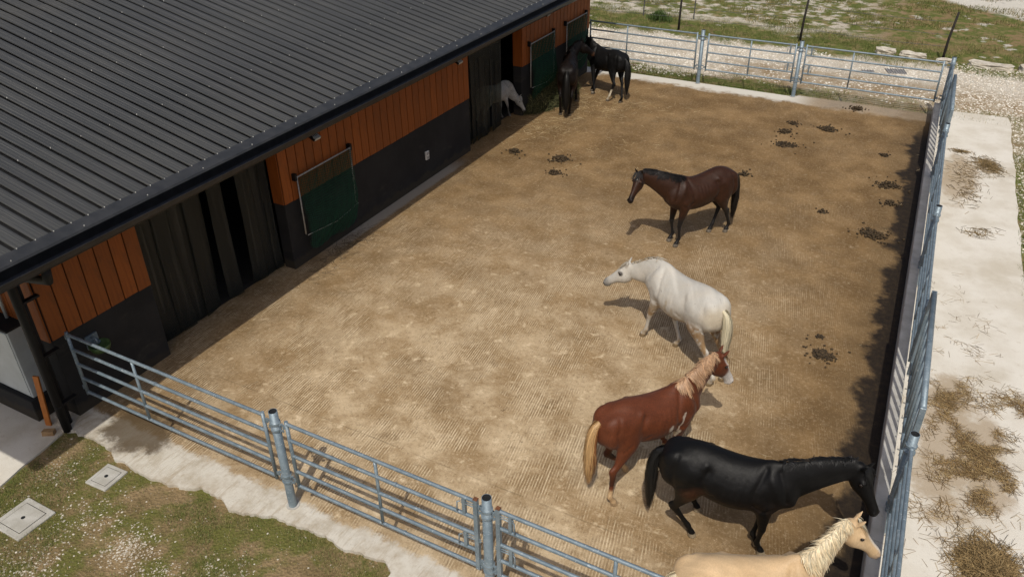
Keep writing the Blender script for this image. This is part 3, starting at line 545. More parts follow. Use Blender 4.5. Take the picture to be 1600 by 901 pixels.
# hanging nets
def net(y0, y1, zt, zs, label, bag=.35, hay=0.0):
    t = thing('hay_net', label, 'hay net', (.02, (y0+y1)/2, zs), 0, 'green nets hung on grey frames along the barn wall')
    x0 = .10
    w = MB(); w.tube([(x0, y0, zt), (x0, y1, zt)], .016, 8); w.build('top_bar', M['pole'], t, smooth=True)
    for y in (y0, y1): w = MB(); w.tube([(x0, y, zs), (x0, y, zt+.02)], .014, 8); w.build('side_bar', M['pole'], t, smooth=True)
    w = MB(); w.tube([(x0+.05, y0, zs), (x0+.14, (y0+y1)/2, zs-.03), (x0+.05, y1, zs)], .009, 6); w.build('lower_rope', M['pole'], t, smooth=True)
    for y in (y0-.03, y1+.03):
        w = MB(); w.bb((.0, y-.03, zt-.06), (.11, y+.03, zt+.07)); w.build('wall_hook', M['black'], t)
    for lay in range(2):
        ny, nz = 34, 36; V = []
        for j in range(nz+1):
            f = j/nz; z = zt-.02-f*(zt-(zs-bag)); 
            for i in range(ny+1):
                g = i/ny; e = math.sin(math.pi*g)**.6; bz = z-(.06*math.sin(g*9+lay)+.10*e-.08)*max(0, f-.55)*1.6
                x = x0+.012+lay*.025+(.05+.16*e)*math.sin(math.pi*min(1, max(0, (f-.25)/.75)))**1.2*(1 if f < .99 else .6)+.012*math.sin(i*1.3+j*.7)
                V.append((x, y0+(y1-y0)*(g*(1-.10*f)+.05*f)+.012*lay, bz))
        Fc = [(j*(ny+1)+i, j*(ny+1)+i+1, (j+1)*(ny+1)+i+1, (j+1)*(ny+1)+i) for j in range(nz) for i in range(ny)]
        o = link('netting', mkmesh('netting', V, Fc, M['net']), t); m = o.modifiers.new('w', 'WIREFRAME'); m.thickness = .0075; m.use_replace = True
    return t
net(5.05, 6.62, 1.84, .64, 'green hay net on a grey frame hung between the two curtained doorways')
net(14.5, 15.95, 1.92, .72, 'green hay net on a grey frame above the hay heap beside the grey pony')
net(16.8, 18.2, 1.94, .75, 'green hay net on a grey frame at the far barn corner behind dark horses')
# ---------------------------------------------------------------- straw, hay, dung
def straw_cloud(name, pts, L, wd, palette, label, parent=None, tilt=.25, cat='hay', rej=False):
    if rej: pts = pts[RNG.random(len(pts)) < sstep(vnoise(pts[:, 0], pts[:, 1], .28, 77), .36, .62)]
    N = len(pts); pal = np.array(palette); c = pal[RNG.integers(0, len(pal), N)]*RNG.uniform(.6, 1.25, (N, 1))
    scl = np.stack([RNG.uniform(.4, 1.3, N)*L, np.full(N, wd)*RNG.uniform(.6, 1.3, N), np.full(N, wd)*.7], 1)
    # tilt about the strand's lateral axis: rotate template in xz
    tv = STRAW_V[:, [1, 0, 2]]; sc = scl[:, [1, 0, 2]]
    o = scatter(name, tv, STRAW_F, pts, sc, RNG.uniform(0, 6.28, N), M['straw'], np.clip(c, 0, 1), RNG.normal(0, tilt, N), parent)
    if label: tag(o, label, cat, kind='stuff')
    return o
def blob(n, cx, cy, sx, sy, rot=0, z=0.0, h=0.0):
    a = RNG.normal(0, .5, (n, 2)); r = np.hypot(a[:, 0], a[:, 1]); x = a[:, 0]*sx; y = a[:, 1]*sy; c, s = math.cos(rot), math.sin(rot)
    return np.stack([cx+x*c-y*s, cy+x*s+y*c, z+.004+h*np.exp(-2.2*r*r)*RNG.uniform(.3, 1, n)], 1)
HAYC = [(.33, .22, .095), (.25, .165, .07), (.19, .12, .05), (.42, .31, .15), (.13, .08, .035), (.16, .11, .05)]
pz = -.012
P = [blob(900, 11.47, 6.4, .45, .75, 0, pz, .03), blob(1200, 11.95, 5.45, .42, .85, .35, pz, .05), blob(900, 12.1, 4.55, .38, .55, -.3, pz, .05), blob(500, 11.62, 4.9, .35, .7, 0, pz, .01), blob(260, 11.5, 3.7, .5, .8, 0, pz, .005), blob(170, 12.2, 6.2, .35, .5, 0, pz, .01), blob(200, 11.5, 8.2, .5, 1.5, 0, pz, 0), blob(240, 12.35, 6.6, .3, .35, 0, pz, .01)]
straw_cloud('trampled_hay', np.concatenate([np.concatenate(P)]*2)+np.concatenate([np.zeros((sum(map(len, P)), 3)), np.append(RNG.normal(0, .12, (sum(map(len, P)), 2)), np.zeros((sum(map(len, P)), 1)), 1)]), .19, .0042, HAYC, 'trampled brown hay strewn on the pad beside the tall feed fence', tilt=.12, rej=True)
P = [blob(1500, 12.15, 3.15, .36, .42, .2, pz, .12)]
straw_cloud('hay_clump', np.concatenate([P[0], P[0]+RNG.normal(0, .05, P[0].shape)*[1, 1, 0]]), .22, .005, [(.28, .19, .085), (.21, .14, .06), (.36, .26, .125), (.10, .07, .03)], 'dense olive brown hay clump on the pad away from the fence', tilt=.3)
P = [blob(420, 11.62, 16.2, .3, .55, .3, pz, .03), blob(160, 11.2, 15.6, .4, .9, 0, pz, 0), blob(150, 11.3, 14.4, .35, .8, 0, pz, 0), blob(90, 11.6, 12.4, .35, .25, .6, pz, 0), blob(90, 10.95, 16.9, .2, .12, .0, pz, .02)]
straw_cloud('hay_scraps', np.concatenate(P), .2, .008, [(.16, .11, .05), (.10, .07, .03), (.26, .18, .08)], 'dark hay scraps scattered on the pad by the farther feed fence', tilt=.12)
P = [blob(330, 1.2, 15.9, 1.3, 2.0, 0, 0, 0), blob(240, .9, 13.9, .9, 1.6, .0, 0, 0), blob(120, 2.6, 16.4, 1.4, 1.4, 0, 0, 0), blob(120, 3.2, 12.6, 2.2, 3, 0, 0, 0)]
P = np.concatenate(P); P = P[P[:, 0] > .12]
straw_cloud('loose_straw', P, .22, .006, [(.46, .35, .19), (.38, .28, .14), (.30, .21, .10), (.52, .42, .25)], 'pale straw strewn on the yard round the two dark horses', tilt=.04)
P = np.stack([RNG.uniform(.3, 10.2, 260), RNG.uniform(.6, 17, 260), np.full(260, .004)], 1)
straw_cloud('straw_litter', P, .12, .006, [(.46, .38, .24), (.36, .28, .16)], 'few single straws littered over the concrete yard', tilt=.03)
P = [blob(260, .28, 5.9, .3, .9, 0, 0, .02), blob(40, .55, 5.0, .3, .6, 0, 0, .0)]; P = np.concatenate(P); P = P[P[:, 0] > .03]
straw_cloud('twig_litter', P, .2, .006, [(.14, .10, .06), (.20, .15, .09), (.08, .06, .04)], 'thin twigs and stalks fallen under the hay net', tilt=.2)
hp = thing('hay_heap', 'dark green hay heap against the barn wall under the far nets', 'hay heap', (.3, 15.6, 0))
V = []; n1, n2 = 26, 10
for j in range(n2+1):
    for i in range(n1+1):
        g = i/n1; f = j/n2; a = f*math.pi*.5; e = math.sin(math.pi*g)**.45
        V.append((.03+.55*e*math.cos(a)*(1+.18*math.sin(i*1.7)), 14.35+2.9*g, max(0, .62*e*math.sin(a)*(1+.16*math.sin(i*2.3+j))*(1-.15*math.cos(a)))))
Vh = np.array(V); link('mound', mkmesh('mound', Vh, [(j*(n1+1)+i, j*(n1+1)+i+1, (j+1)*(n1+1)+i+1, (j+1)*(n1+1)+i) for j in range(n2) for i in range(n1)], simple('heap_core', (.035, .035, .015), rough=.95)), hp)
k = RNG.integers(0, len(Vh), 4200); P = Vh[k]+RNG.normal(0, .05, (4200, 3)); P[:, 2] = np.maximum(P[:, 2], .01); P[:, 0] = np.maximum(P[:, 0], .04)
o = straw_cloud('hay_strands', P, .22, .008, [(.085, .095, .035), (.055, .06, .022), (.14, .14, .06), (.035, .035, .015), (.18, .16, .07)], None, hp, tilt=.7); o['kind'] = 'stuff'
DG = [(1.02, 11.79, .30, 34, 'near the second curtained doorway'), (2.29, 11.89, .42, 60, 'in front of the grey pony, the larger of two together'), (2.51, 11.06, .30, 34, 'in front of the grey pony, the smaller of two together'), (6.54, 13.02, .24, 22, 'just behind the bay horse tail'),
      (6.86, 16.9, .24, 30, 'compact and dark, in the cluster facing the short gravel-side gate'), (6.80, 16.2, .32, 40, 'middle one of the cluster facing the short gravel-side gate'), (7.02, 15.3, .45, 40, 'scattered loosely in the cluster facing the short gravel-side gate'), (7.78, 16.87, .42, 50, 'long and dense, beside the cluster of three'),
      (8.2, 18.85, .34, 34, 'closest to the gravel-side gate with the limestone blocks behind'), (9.34, 15.69, .20, 18, 'small, facing the farther feed fence'), (9.66, 13.93, .42, 52, 'spread wide, beside the kerb-wall post'), (9.83, 12.97, .28, 34, 'round, just below the spread one by the kerb wall'),
      (9.69, 11.28, .46, 80, 'largest and most crumbled, beside the kerb wall'), (8.58, 11.85, .16, 10, 'tiny scatter between the bay horse and the kerb wall'), (9.58, 6.6, .34, 60, 'flattened dark smear facing the white horse'), (9.45, 7.1, .14, 12, 'small spatter next to the flattened smear')]
bm = bmesh.new(); bmesh.ops.create_icosphere(bm, subdivisions=1, radius=.5); ICV = np.array([v.co[:] for v in bm.verts]); ICF = np.array([[v.index for v in f.verts] for f in bm.faces]); bm.free()
for x, y, r, n, l in DG:
    n = int(n*1.7)
    flatp = 'smear' in l or 'spatter' in l
    core = int(n*.7); a = np.concatenate([RNG.normal(0, .25, (core, 2)), RNG.normal(0, .55, (n-core, 2))])*[r, r*.8]; d = np.hypot(a[:, 0], a[:, 1])/r
    sz = RNG.uniform(.022, .05, n)*(1 if r > .2 else .85); z = .018+.06*np.exp(-5*d*d)*RNG.uniform(.2, 1, n)*(0 if flatp else 1)
    nb = 22; bz = [r*RNG.uniform(.36, .66) for _ in range(nb)]; fv = np.array([(0, 0, .028 if not flatp else .006)]+[(q*math.cos(2*math.pi*k/nb), q*.8*math.sin(2*math.pi*k/nb), .001) for k, q in enumerate(bz)]); ff = np.array([(0, 1+k, 1+(k+1) % nb) for k in range(nb)])
    o = scatter('dung_pile', ICV, ICF, np.stack([x+a[:, 0], y+a[:, 1], z], 1), np.stack([sz*1.35, sz*1.2, sz*(.35 if flatp else .9)], 1), RNG.uniform(0, 6.28, n), M['dung'])
    b2 = bmesh.new(); b2.from_mesh(o.data); vs = [b2.verts.new((x+p[0], y+p[1], p[2])) for p in fv]; [b2.faces.new([vs[i] for i in f]) for f in ff]; b2.to_mesh(o.data); b2.free()
    tag(o, 'dark horse dung pile '+l, 'dung', 'dung piles on the yard')
# ---------------------------------------------------------------- loose stones and grass
def pts_in(n, x0, x1, y0, y1, dens):
    x = RNG.uniform(x0, x1, n); y = RNG.uniform(y0, y1, n); k = RNG.random(n) < dens(x, y); return x[k], y[k]
edge_np = lambda x: np.interp(x, xs, [p[1] for p in poly[:len(xs)]])
padx = lambda y: .05+.17*(-y-.38)
def stones(name, x, y, s0, s1, label, cols=((.76, .72, .64), (.66, .61, .52), (.54, .47, .37))):
    N = len(x); pal = np.array(cols); c = pal[RNG.integers(0, len(pal), N)]*RNG.uniform(.75, 1.15, (N, 1)); s = s0+(s1-s0)*RNG.random(N)**2.5
    o = scatter(name, STONE_V, STONE_F, np.stack([x, y, np.full(N, -.052)], 1), np.stack([s*RNG.uniform(.8, 1.3, N), s, s*RNG.uniform(.5, .9, N)], 1), RNG.uniform(0, 6.28, N), M['stone'], np.clip(c, 0, .82)); return tag(o, label, 'gravel', kind='stuff')
def grass(name, x, y, h0, h1, label, w=.10, cols=((.09, .125, .025), (.14, .165, .045), (.21, .20, .07), (.30, .24, .11))):
    N = len(x); pal = np.array(cols); g = vnoise(x, y, .5, 3); k = np.clip((g*len(pal)+RNG.normal(-.2, .8, N)).astype(int), 0, len(pal)-1); c = pal[k]*RNG.uniform(.7, 1.25, (N, 1)); h = RNG.uniform(h0, h1, N)
    o = scatter(name, BLADE_V, BLADE_F, np.stack([x, y, np.full(N, -.052)], 1), np.stack([np.full(N, w)*RNG.uniform(.7, 1.3, N), h, h], 1), RNG.uniform(0, 6.28, N), M['blade'], c, RNG.normal(-.25, .35, N)); return tag(o, label, 'grass', kind='stuff')
def lawn_ok(x, y): return (y < edge_np(x)-.01) & (x > padx(y)+.03)
inlid = lambda x, y: ((np.abs(x-1.065) < .3) & (np.abs(y+1.81) < .3)) | ((np.abs(x-1.4) < .22) & (np.abs(y+.79) < .22))
lawn_g = lambda x, y: lawn_ok(x, y)*sstep(vnoise(x, y, .75, 11), .42, .60)
lawn_s = lambda x, y: lawn_ok(x, y)*(.018+.6*sstep(vnoise(x, y, .8, 23), .53, .72)*sstep(-y, .4, 1.3)*sstep(vnoise(x, y, .14, 7, 2), .35, .65))
x, y = pts_in(150000, -.1, 7.2, -4.2, -.05, lawn_g); grass('lawn_grass', x, y, .02, .055, 'thin short grass growing on the stony lawn beside the apron', .05)
x, y = pts_in(60000, -.1, 7.2, -4.2, -.05, lambda x, y: lawn_ok(x, y)*.6); grass('dry_grass', x, y, .012, .03, 'dry brown grass stubble over the bare lawn soil', .05, ((.34, .25, .13), (.26, .18, .09), (.20, .165, .07)))
x, y = pts_in(130000, -.1, 7.2, -4.2, -.05, lawn_s); C_ = [(2.67, -1.48, .34, 800), (1.8, -2.3, .45, 800), (3.3, -1.65, .35, 400), (1.2, -2.45, .3, 300), (1.75, -1.35, .5, 400), (.75, -1.0, .3, 200), (4.2, -1.4, .5, 300)]
ex = np.concatenate([RNG.normal([a, b], r*.5, (n, 2)) for a, b, r, n in C_]); ex = ex[lawn_ok(ex[:, 0], ex[:, 1])]; x = np.concatenate([x, ex[:, 0]]); y = np.concatenate([y, ex[:, 1]]); k = ~inlid(x, y); x = x[k]; y = y[k]
stones('lawn_stones', x, y, .010, .034, 'small white stones scattered in the lawn', ((.62, .58, .50), (.50, .45, .37), (.40, .34, .25)))
farg = lambda x, y: sstep(y+1.6*(vnoise(x, y, 1.8, 31)-.5), 19.7, 20.7)*(1-sstep(y+1.6*(vnoise(x, y, 1.8, 31)-.5), 23.6, 24.4))*(.25+.75*sstep(vnoise(x, y, .9, 5), .35, .6))*(1-.8*sstep(x, 2.5, 4.5)*(1-sstep(y, 21.8, 23)))
x, y = pts_in(60000, -3, 10.3, 19.4, 25, farg); stones('gravel_bed', x, y, .02, .075, 'white limestone gravel beyond the far gates')
x, y = pts_in(60000, 10.3, 15, 7, 25, lambda x, y: (x > np.where(y < 20.05, 13.0-.0485*y, 0))*(.55)); stones('gravel_verge', x, y, .02, .07, 'white limestone gravel beside the feeding pad')
bandf = lambda x, y: np.maximum(sstep(y+2.4*(vnoise(x, y, 1.6, 41)-.5), 23.9, 24.6)*(1-sstep(y+2.4*(vnoise(x, y, 1.6, 41)-.5), 26.6, 27.4)), .95*(1-sstep(y+1.4*(vnoise(x, y, .8, 42)-.5), 19.9, 20.7))*(1-.75*sstep(x, 6.4, 8)))*sstep(vnoise(x, y, .6, 43), .30, .5)
x, y = pts_in(110000, -6, 13, 19.22, 28.5, bandf); grass('verge_grass', x, y, .04, .14, 'rough green grass verge between the gates and the wire fence', .09)
x, y = pts_in(120000, -8, 16, 26.5, 44, lambda x, y: sstep(vnoise(x, y, 1.1, 51), .48, .62)); grass('field_grass', x, y, .05, .14, 'patchy grass growing over the stony field behind the wire fence', .16, ((.11, .125, .03), (.18, .16, .06), (.26, .20, .09)))
x, y = pts_in(36000, 11.8, 13.4, 6, 18.2, lambda x, y: (np.abs(x-(13.12-.0485*y)+.3*(vnoise(x, y, .7, 61)-.5)) < .17)*sstep(vnoise(x, y, .6, 62), .32, .55)*(1-sstep(y, 16.5, 18))); grass('pad_edge_grass', x, y, .03, .10, 'strip of green weeds along the outer edge of the feeding pad', .08)
# a weedy shrub by the stakes
x = RNG.normal(-.2, .22, 700); y = RNG.normal(25.9, .2, 700); N = len(x); zz = RNG.uniform(0, .3, N)*np.exp(-((x+.2)**2)/.12)
o = scatter('weed_bush', BLADE_V, BLADE_F, np.stack([x, y, zz-.05], 1), np.stack([np.full(N, .25), np.full(N, .14), np.full(N, .14)], 1), RNG.uniform(0, 6.28, N), M['blade'], np.array([(.06, .10, .025)])*RNG.uniform(.6, 1.4, (N, 1)), RNG.normal(0, .8, N)); tag(o, 'leafy green weed bush beside the grey stakes', 'bush')
# ---------------------------------------------------------------- horses
def coat_material(name, rough=.45, spec=.5, sheen=.05, dust=.03, hd=.34):
    t = NT(name); c = t.attr('Col'); vv = t.n('ShaderNodeMapping'); t.put(vv.inputs[0], t.co()); vv.inputs['Scale'].default_value = (26, 26, 7); hair = t.noise(3, 6, .7, vv.outputs[0])
    c = t.mix(t.ramp(hair, .35, .68, 0, hd), c, (0, 0, 0)); c = t.mix(t.ramp(t.noise(4, 4), .35, .75, 0, .3), c, t.mix(.6, c, (1, .8, .55), 'MULTIPLY'))
    du = t.math('MULTIPLY', t.ramp(t.noise(5.5, 7, .72), .50, .74), t.ramp(t.noise(30, 5, .7), .35, .7)); c = t.mix(t.math('MULTIPLY', du, dust), c, (.42, .33, .22))
    t.put(t.b.inputs['Sheen Weight'], sheen); t.put(t.b.inputs['Sheen Roughness'], .45)
    h = t.math('ADD', t.math('ADD', t.noise(4.5, 3, .5), t.math('MULTIPLY', hair, .10)), t.math('MULTIPLY', t.noise(11, 3, .55), .25))
    r = t.math('ADD', rough-.1, t.math('MULTIPLY', t.math('ADD', t.math('MULTIPLY', hair, .5), t.math('MULTIPLY', t.noise(6, 5, .7), .5)), .34))
    return t.fin(c, r, spec, 0, t.bump(h, .22, .05))
def hair_material(name, rough=.5):
    t = NT(name); return t.fin(t.attr('Col'), rough, .35)
def catmull(K, n):
    K = np.asarray(K, float); out = []
    m = len(K)-1
    for u in np.linspace(0, m, n):
        i = min(int(u), m-1); f = u-i; p0, p1, p2, p3 = K[max(i-1, 0)], K[i], K[i+1], K[min(i+2, m)]
        out.append(.5*((2*p1)+(p2-p0)*f+(2*p0-5*p1+4*p2-p3)*f*f+(3*p1-p0-3*p2+p3)*f**3))
    return np.array(out)
NR = 20
def loft(rings):
    V = np.concatenate(rings); n = len(rings[0]); Fc = []
    for i in range(len(rings)-1):
        for k in range(n): Fc.append((i*n+k, i*n+(k+1) % n, (i+1)*n+(k+1) % n, (i+1)*n+k))
    Fc.append(tuple(range(n-1, -1, -1))); Fc.append(tuple(range((len(rings)-1)*n, len(rings)*n)))
    return V, Fc
ANG = np.linspace(0, 2*np.pi, NR, endpoint=False); CA, SA = np.cos(ANG), np.sin(ANG)
def limb(keys, n):
    """keys rows: x y z rx(fore-aft) ry(lateral); horizontal-ish rings perpendicular to the chain, lateral axis = y"""
    K = catmull(keys, n); rings = []
    for i in range(n):
        t = K[min(i+1, n-1), :3]-K[max(i-1, 0), :3]; t /= np.linalg.norm(t)+1e-9
        lat = np.array([0, 1., 0]); lat -= t*(lat@t); lat /= np.linalg.norm(lat); fw = np.cross(lat, t); fw /= np.linalg.norm(fw)
        rings.append(K[i, :3]+CA[:, None]*K[i, 3]*fw+SA[:, None]*K[i, 4]*lat)
    return rings, K
def ellipsoid(c, r, ry=0.0, n=10):
    rings = []; c = np.array(c); cyr, syr = math.cos(ry), math.sin(ry)
    for j in range(n+1):
        a = math.pi*(j+.02)/(n+.04); x = -math.cos(a)*r[0]; q = math.sin(a)
        p = np.stack([np.full(NR, x), CA*q*r[1], SA*q*r[2]], 1)
        p = np.stack([p[:, 0]*cyr+p[:, 2]*syr, p[:, 1], -p[:, 0]*syr+p[:, 2]*cyr], 1); rings.append(p+c)
    return loft(rings)
def ik(A, B, l1, l2, bend):
    A = np.array(A, float); B = np.array(B, float); d = B-A; L = np.linalg.norm(d); u = d/L
    if L > (l1+l2)*.998: k = L/(l1+l2)/.998; l1 *= k; l2 *= k
    a = (l1*l1-l2*l2+L*L)/(2*L); h = math.sqrt(max(l1*l1-a*a, 0)); b = np.array(bend, float); b -= u*(b@u); b /= np.linalg.norm(b)
    return A+u*a+b*h
# x, ztop, zbot, half width, top narrowing
TRUNK = np.array([(-.83, 1.27, 1.06, .06, .0), (-.79, 1.35, .97, .15, .1), (-.69, 1.425, .90, .225, .15), (-.55, 1.49, .865, .268, .2), (-.38, 1.525, .845, .285, .28), (-.2, 1.505, .80, .288, .3),
    (0.0, 1.462, .75, .302, .3), (.18, 1.442, .735, .302, .32), (.34, 1.468, .74, .275, .42), (.46, 1.522, .755, .245, .6), (.56, 1.53, .78, .222, .62), (.66, 1.47, .83, .20, .5), (.76, 1.37, .90, .17, .3), (.84, 1.25, 1.0, .10, .1)])
HEADS = np.array([(-.05, -.03, -.15, .05), (0.0, .0, -.20, .075), (.10, .012, -.26, .092), (.19, .014, -.275, .103), (.28, .008, -.262, .092), (.36, .0, -.205, .072), (.45, -.003, -.165, .056), (.53, .0, -.152, .055), (.585, -.012, -.145, .058), (.622, -.035, -.135, .048), (.64, -.06, -.115, .028)])
# side-view lines (x, z), height, width: hollows and swells of the muscles
MUSCLE = [([(.44, 1.44), (.35, 1.2), (.36, .98)], -.020, .035), ([(.60, 1.44), (.70, 1.22), (.73, 1.08)], -.016, .03), ([(.50, 1.42), (.60, 1.2), (.66, 1.06)], .010, .04), ([(.36, .96), (.48, .90), (.60, .96)], -.012, .03), ([(.40, 1.06), (.52, 1.0)], .012, .06),
    ([(-.20, 1.32), (-.26, 1.18), (-.22, 1.0)], -.026, .05), ([(-.12, 1.0), (-.24, .88)], -.016, .035), ([(-.58, 1.42), (-.63, 1.2), (-.60, .98)], -.013, .028), ([(-.24, 1.38), (-.25, 1.36)], .014, .04), ([(-.40, 1.3), (-.46, 1.1)], .012, .07), ([(-.70, 1.28), (-.72, 1.05)], .010, .04), ([(-.42, .98), (-.52, .88)], -.010, .03),
    ([(.25, 1.3), (.20, .92)], -.004, .016), ([(.17, 1.3), (.12, .90)], -.004, .016), ([(.09, 1.3), (.04, .90)], -.004, .016), ([(.01, 1.3), (-.04, .92)], -.004, .016)]
def horse_mesh(sp):
    parts = []; keys = []   # keys: (pos, region, t, radius)
    K = catmull(TRUNK, 34); K[:, 3] *= sp.get('fat', 1.0); K[:, 2] -= sp.get('belly', 0)*np.exp(-((K[:, 0]+.02)/.3)**2); rings = []
    K[:, 1] += sp.get('croup', 0)*np.exp(-((K[:, 0]+.45)/.25)**2) - sp.get('sway', 0)*np.exp(-((K[:, 0]-.1)/.22)**2)
    for x, zt, zb, hw, tn in K:
        zw = zb+.47*(zt-zb); up = np.maximum(SA, 0); dn = np.maximum(-SA, 0)
        y = hw*np.sign(CA)*np.abs(CA)**.85*(1-tn*up**2.2)*(1-.18*dn**2)
        z = zw+(zt-zw)*up-(zw-zb)*dn
        rings.append(np.stack([np.full(NR, x), y, z], 1)); keys.append(((x, 0, zw), 'trunk', x, (zt-zb)*.5))
    parts.append(loft(rings))
    # neck
    poll = np.array(sp['poll'], float); muz = np.array(sp['muz'], float)
    hd = muz-poll; hd /= np.linalg.norm(hd)
    base = np.array([.56, 0, 1.20]); top0 = np.array([.50, 0, 1.50])
    sd = np.array([poll[0]-.5, poll[1], 0]); sd /= np.linalg.norm(sd)
    # head frame: axis hd, lateral = horizontal perpendicular, dorsal normal
    latd = np.cross(np.array([0, 0, 1.]), hd); latd /= np.linalg.norm(latd); nrm = np.cross(hd, latd); nrm = -nrm if nrm@np.array([0, 0, 1]) < 0 and abs(nrm[2]) > .05 else nrm
    if nrm@(hd*[1, 1, 0]+np.array([0, 0, .3])) < 0: nrm = -nrm
    latd = np.cross(nrm, hd)
    pc = poll-nrm*.11+hd*.03
    c1 = base+np.array([.20, 0, .10])+.12*sd*0; c2 = pc-(hd*-.0)-sd*.22+np.array([0, 0, -.03+sp.get('arch', 0)])
    u = np.linspace(0, 1, 18)[:, None]
    path = (1-u)**3*base+3*(1-u)**2*u*c1+3*(1-u)*u*u*c2+u**3*pc
    rings = []; neck = []
    for i in range(18):
        uu = u[i, 0]; t = path[min(i+1, 17)]-path[max(i-1, 0)]; t /= np.linalg.norm(t)
        lat = np.cross(np.array([0, 0, 1.]), t); lat /= np.linalg.norm(lat); dn = np.cross(t, lat)
        dep = np.interp(uu, [0, .25, .55, .8, 1], [.34, .29, .225, .172, .138])*sp.get('neckd', 1.0); wid = np.interp(uu, [0, .25, .55, .8, 1], [.185, .135, .1, .085, .078])*sp.get('neckw', 1.0)
        up = np.maximum(SA, 0); y = wid*CA*(1-.55*up**2); zz = dep*SA
        rings.append(path[i]+y[:, None]*lat+zz[:, None]*dn); neck.append((path[i], lat, dn, dep, wid)); keys.append((path[i], 'neck', uu, dep*.75))
    parts.append(loft(rings))
    # head
    rings = []; HK = catmull(HEADS, 26)
    for t, tp, bt, hw in HK:
        zc = tp*.45+bt*.55; up = np.maximum(SA, 0); dn = np.maximum(-SA, 0)
        y = hw*np.sign(CA)*np.abs(CA)**.8*(1-.12*up**2)*(1-.3*dn**2); z = zc+(tp-zc)*up-(zc-bt)*dn
        rings.append(poll+hd*t+y[:, None]*latd+z[:, None]*nrm); keys.append((poll+hd*t+nrm*zc, 'head', t, (tp-bt)*.5))
    parts.append(loft(rings))
    ears = []
    for s in (-1, 1):
        b = poll+hd*.02+latd*s*.052+nrm*-.01; e = sp.get('ears', (.9, -.25)); dr = nrm*e[0]+hd*e[1]+latd*s*.22+np.array([0, 0, .35]); dr /= np.linalg.norm(dr)
        er = []; fx = np.cross(dr, latd); fx /= np.linalg.norm(fx)
        for k, (tt, w) in enumerate(((-.03, .024), (.0, .031), (.04, .034), (.08, .027), (.115, .015), (.138, .006))):
            er.append(b+dr*tt+CA[:, None]*w*latd+SA[:, None]*w*.62*fx)
        parts.append(loft(er)); keys.append((b+dr*.09, 'ear', 0, .05))
        # brow, cheek and nostril swell
        parts.append(ellipsoid(poll+hd*.185+latd*s*.078+nrm*-.035, (.04, .03, .03)))
        parts.append(ellipsoid(poll+hd*.585+latd*s*.043+nrm*-.05, (.03, .022, .03)))
    parts.append(ellipsoid(poll+hd*.575+nrm*-.125, (.045, .04, .03)))
    # legs
    hoofs = []
    for name, sx in (('FL', 1), ('FR', -1), ('HL', 1), ('HR', -1)):
        h = np.array([*sp[name], 0.0]) if len(sp[name]) == 2 else np.array(sp[name], float); g = h[2]
        ang = sp.get('toe', 0.0); fx = np.array([math.cos(ang), math.sin(ang), 0]); hoofs.append(h)
        if name[0] == 'F':
            S = np.array([.60, .135*sx, 1.18]); E = np.array([.49, .165*sx, .90])
            Ft = h-fx*.075+np.array([0, 0, .175]); Kn = ik(E, Ft, .435, .30, (1, 0, .0)); C = h-fx*.02+np.array([0, 0, .075])
            m = lambda a, b, f: a*(1-f)+b*f
            ks = [(*S, .15, .075), (*m(S, E, .6), .155, .085), (*E, .128, .088), (*m(E, Kn, .35), .095, .07), (*m(E, Kn, .72), .064, .052), (*m(E, Kn, .93), .052, .046), (*Kn, .053, .047), (*m(Kn, Ft, .14), .042, .038),
                  (*m(Kn, Ft, .5), .033, .028), (*m(Kn, Ft, .85), .036, .031), (*Ft, .043, .038), (*m(Ft, C, .5), .034, .033), (*C, .047, .046), (*(h+np.array([0, 0, .0])), .064, .06)]
        else:
            Hh = np.array([-.50, .13*sx, 1.22]); T = np.array([-.37, .185*sx, .93])
            Ft = h-fx*.075+np.array([0, 0, .18]); Hk = ik(T, Ft, .475, .385, (-1, 0, .0)); C = h-fx*.02+np.array([0, 0, .075]); m = lambda a, b, f: a*(1-f)+b*f
            ks = [(*Hh, .22, .11), (*m(Hh, T, .55), .225, .12), (*(T+[-.05, 0, 0]), .19, .108), (*(m(T, Hk, .3)+[-.02, 0, 0]), .135, .085), (*m(T, Hk, .62), .082, .058), (*m(T, Hk, .86), .06, .042), (*(Hk+[-.008, 0, .02]), .066, .046), (*m(Hk, Ft, .16), .05, .04),
                  (*m(Hk, Ft, .5), .037, .032), (*m(Hk, Ft, .85), .039, .033), (*Ft, .045, .04), (*m(Ft, C, .5), .036, .034), (*C, .047, .046), (*h, .062, .058)]
            parts.append(ellipsoid(Hk+np.array([-.045, 0, .035]), (.03, .024, .045)))
        rings, KK = limb(ks, 46)
        # flatten hoof base
        rings[-1][:, 2] = g
        parts.append(loft(rings))
        for i in range(4 if name[0] == 'F' else 6, 46, 1): keys.append((KK[i, :3], name, KK[i, 2]-g, max(KK[i, 3]*.8, .03)))
    # muscle masses
    for s in (-1, 1):
        parts.append(ellipsoid((.58, .125*s, 1.17), (.12, .10, .26), -.42)); parts.append(ellipsoid((.50, .16*s, 1.02), (.15, .085, .14)))
        parts.append(ellipsoid((.75, .08*s, 1.06), (.10, .09, .13))); parts.append(ellipsoid((-.52, .125*s, 1.27), (.27, .135, .19), .15))
        parts.append(ellipsoid((-.62, .14*s, 1.12), (.16, .125, .22))); parts.append(ellipsoid((-.24, .165*s, 1.375), (.09, .055, .05)))
        parts.append(ellipsoid((-.34, .175*s, .98), (.10, .075, .14), .3))
    V = []; Fc = []; k = 0
    for v, f in parts: V.append(v); Fc += [tuple(i+k for i in q) for q in f]; k += len(v)
    return np.concatenate(V), Fc, keys, dict(poll=poll, hd=hd, lat=latd, nrm=nrm, neck=neck, hoofs=hoofs)
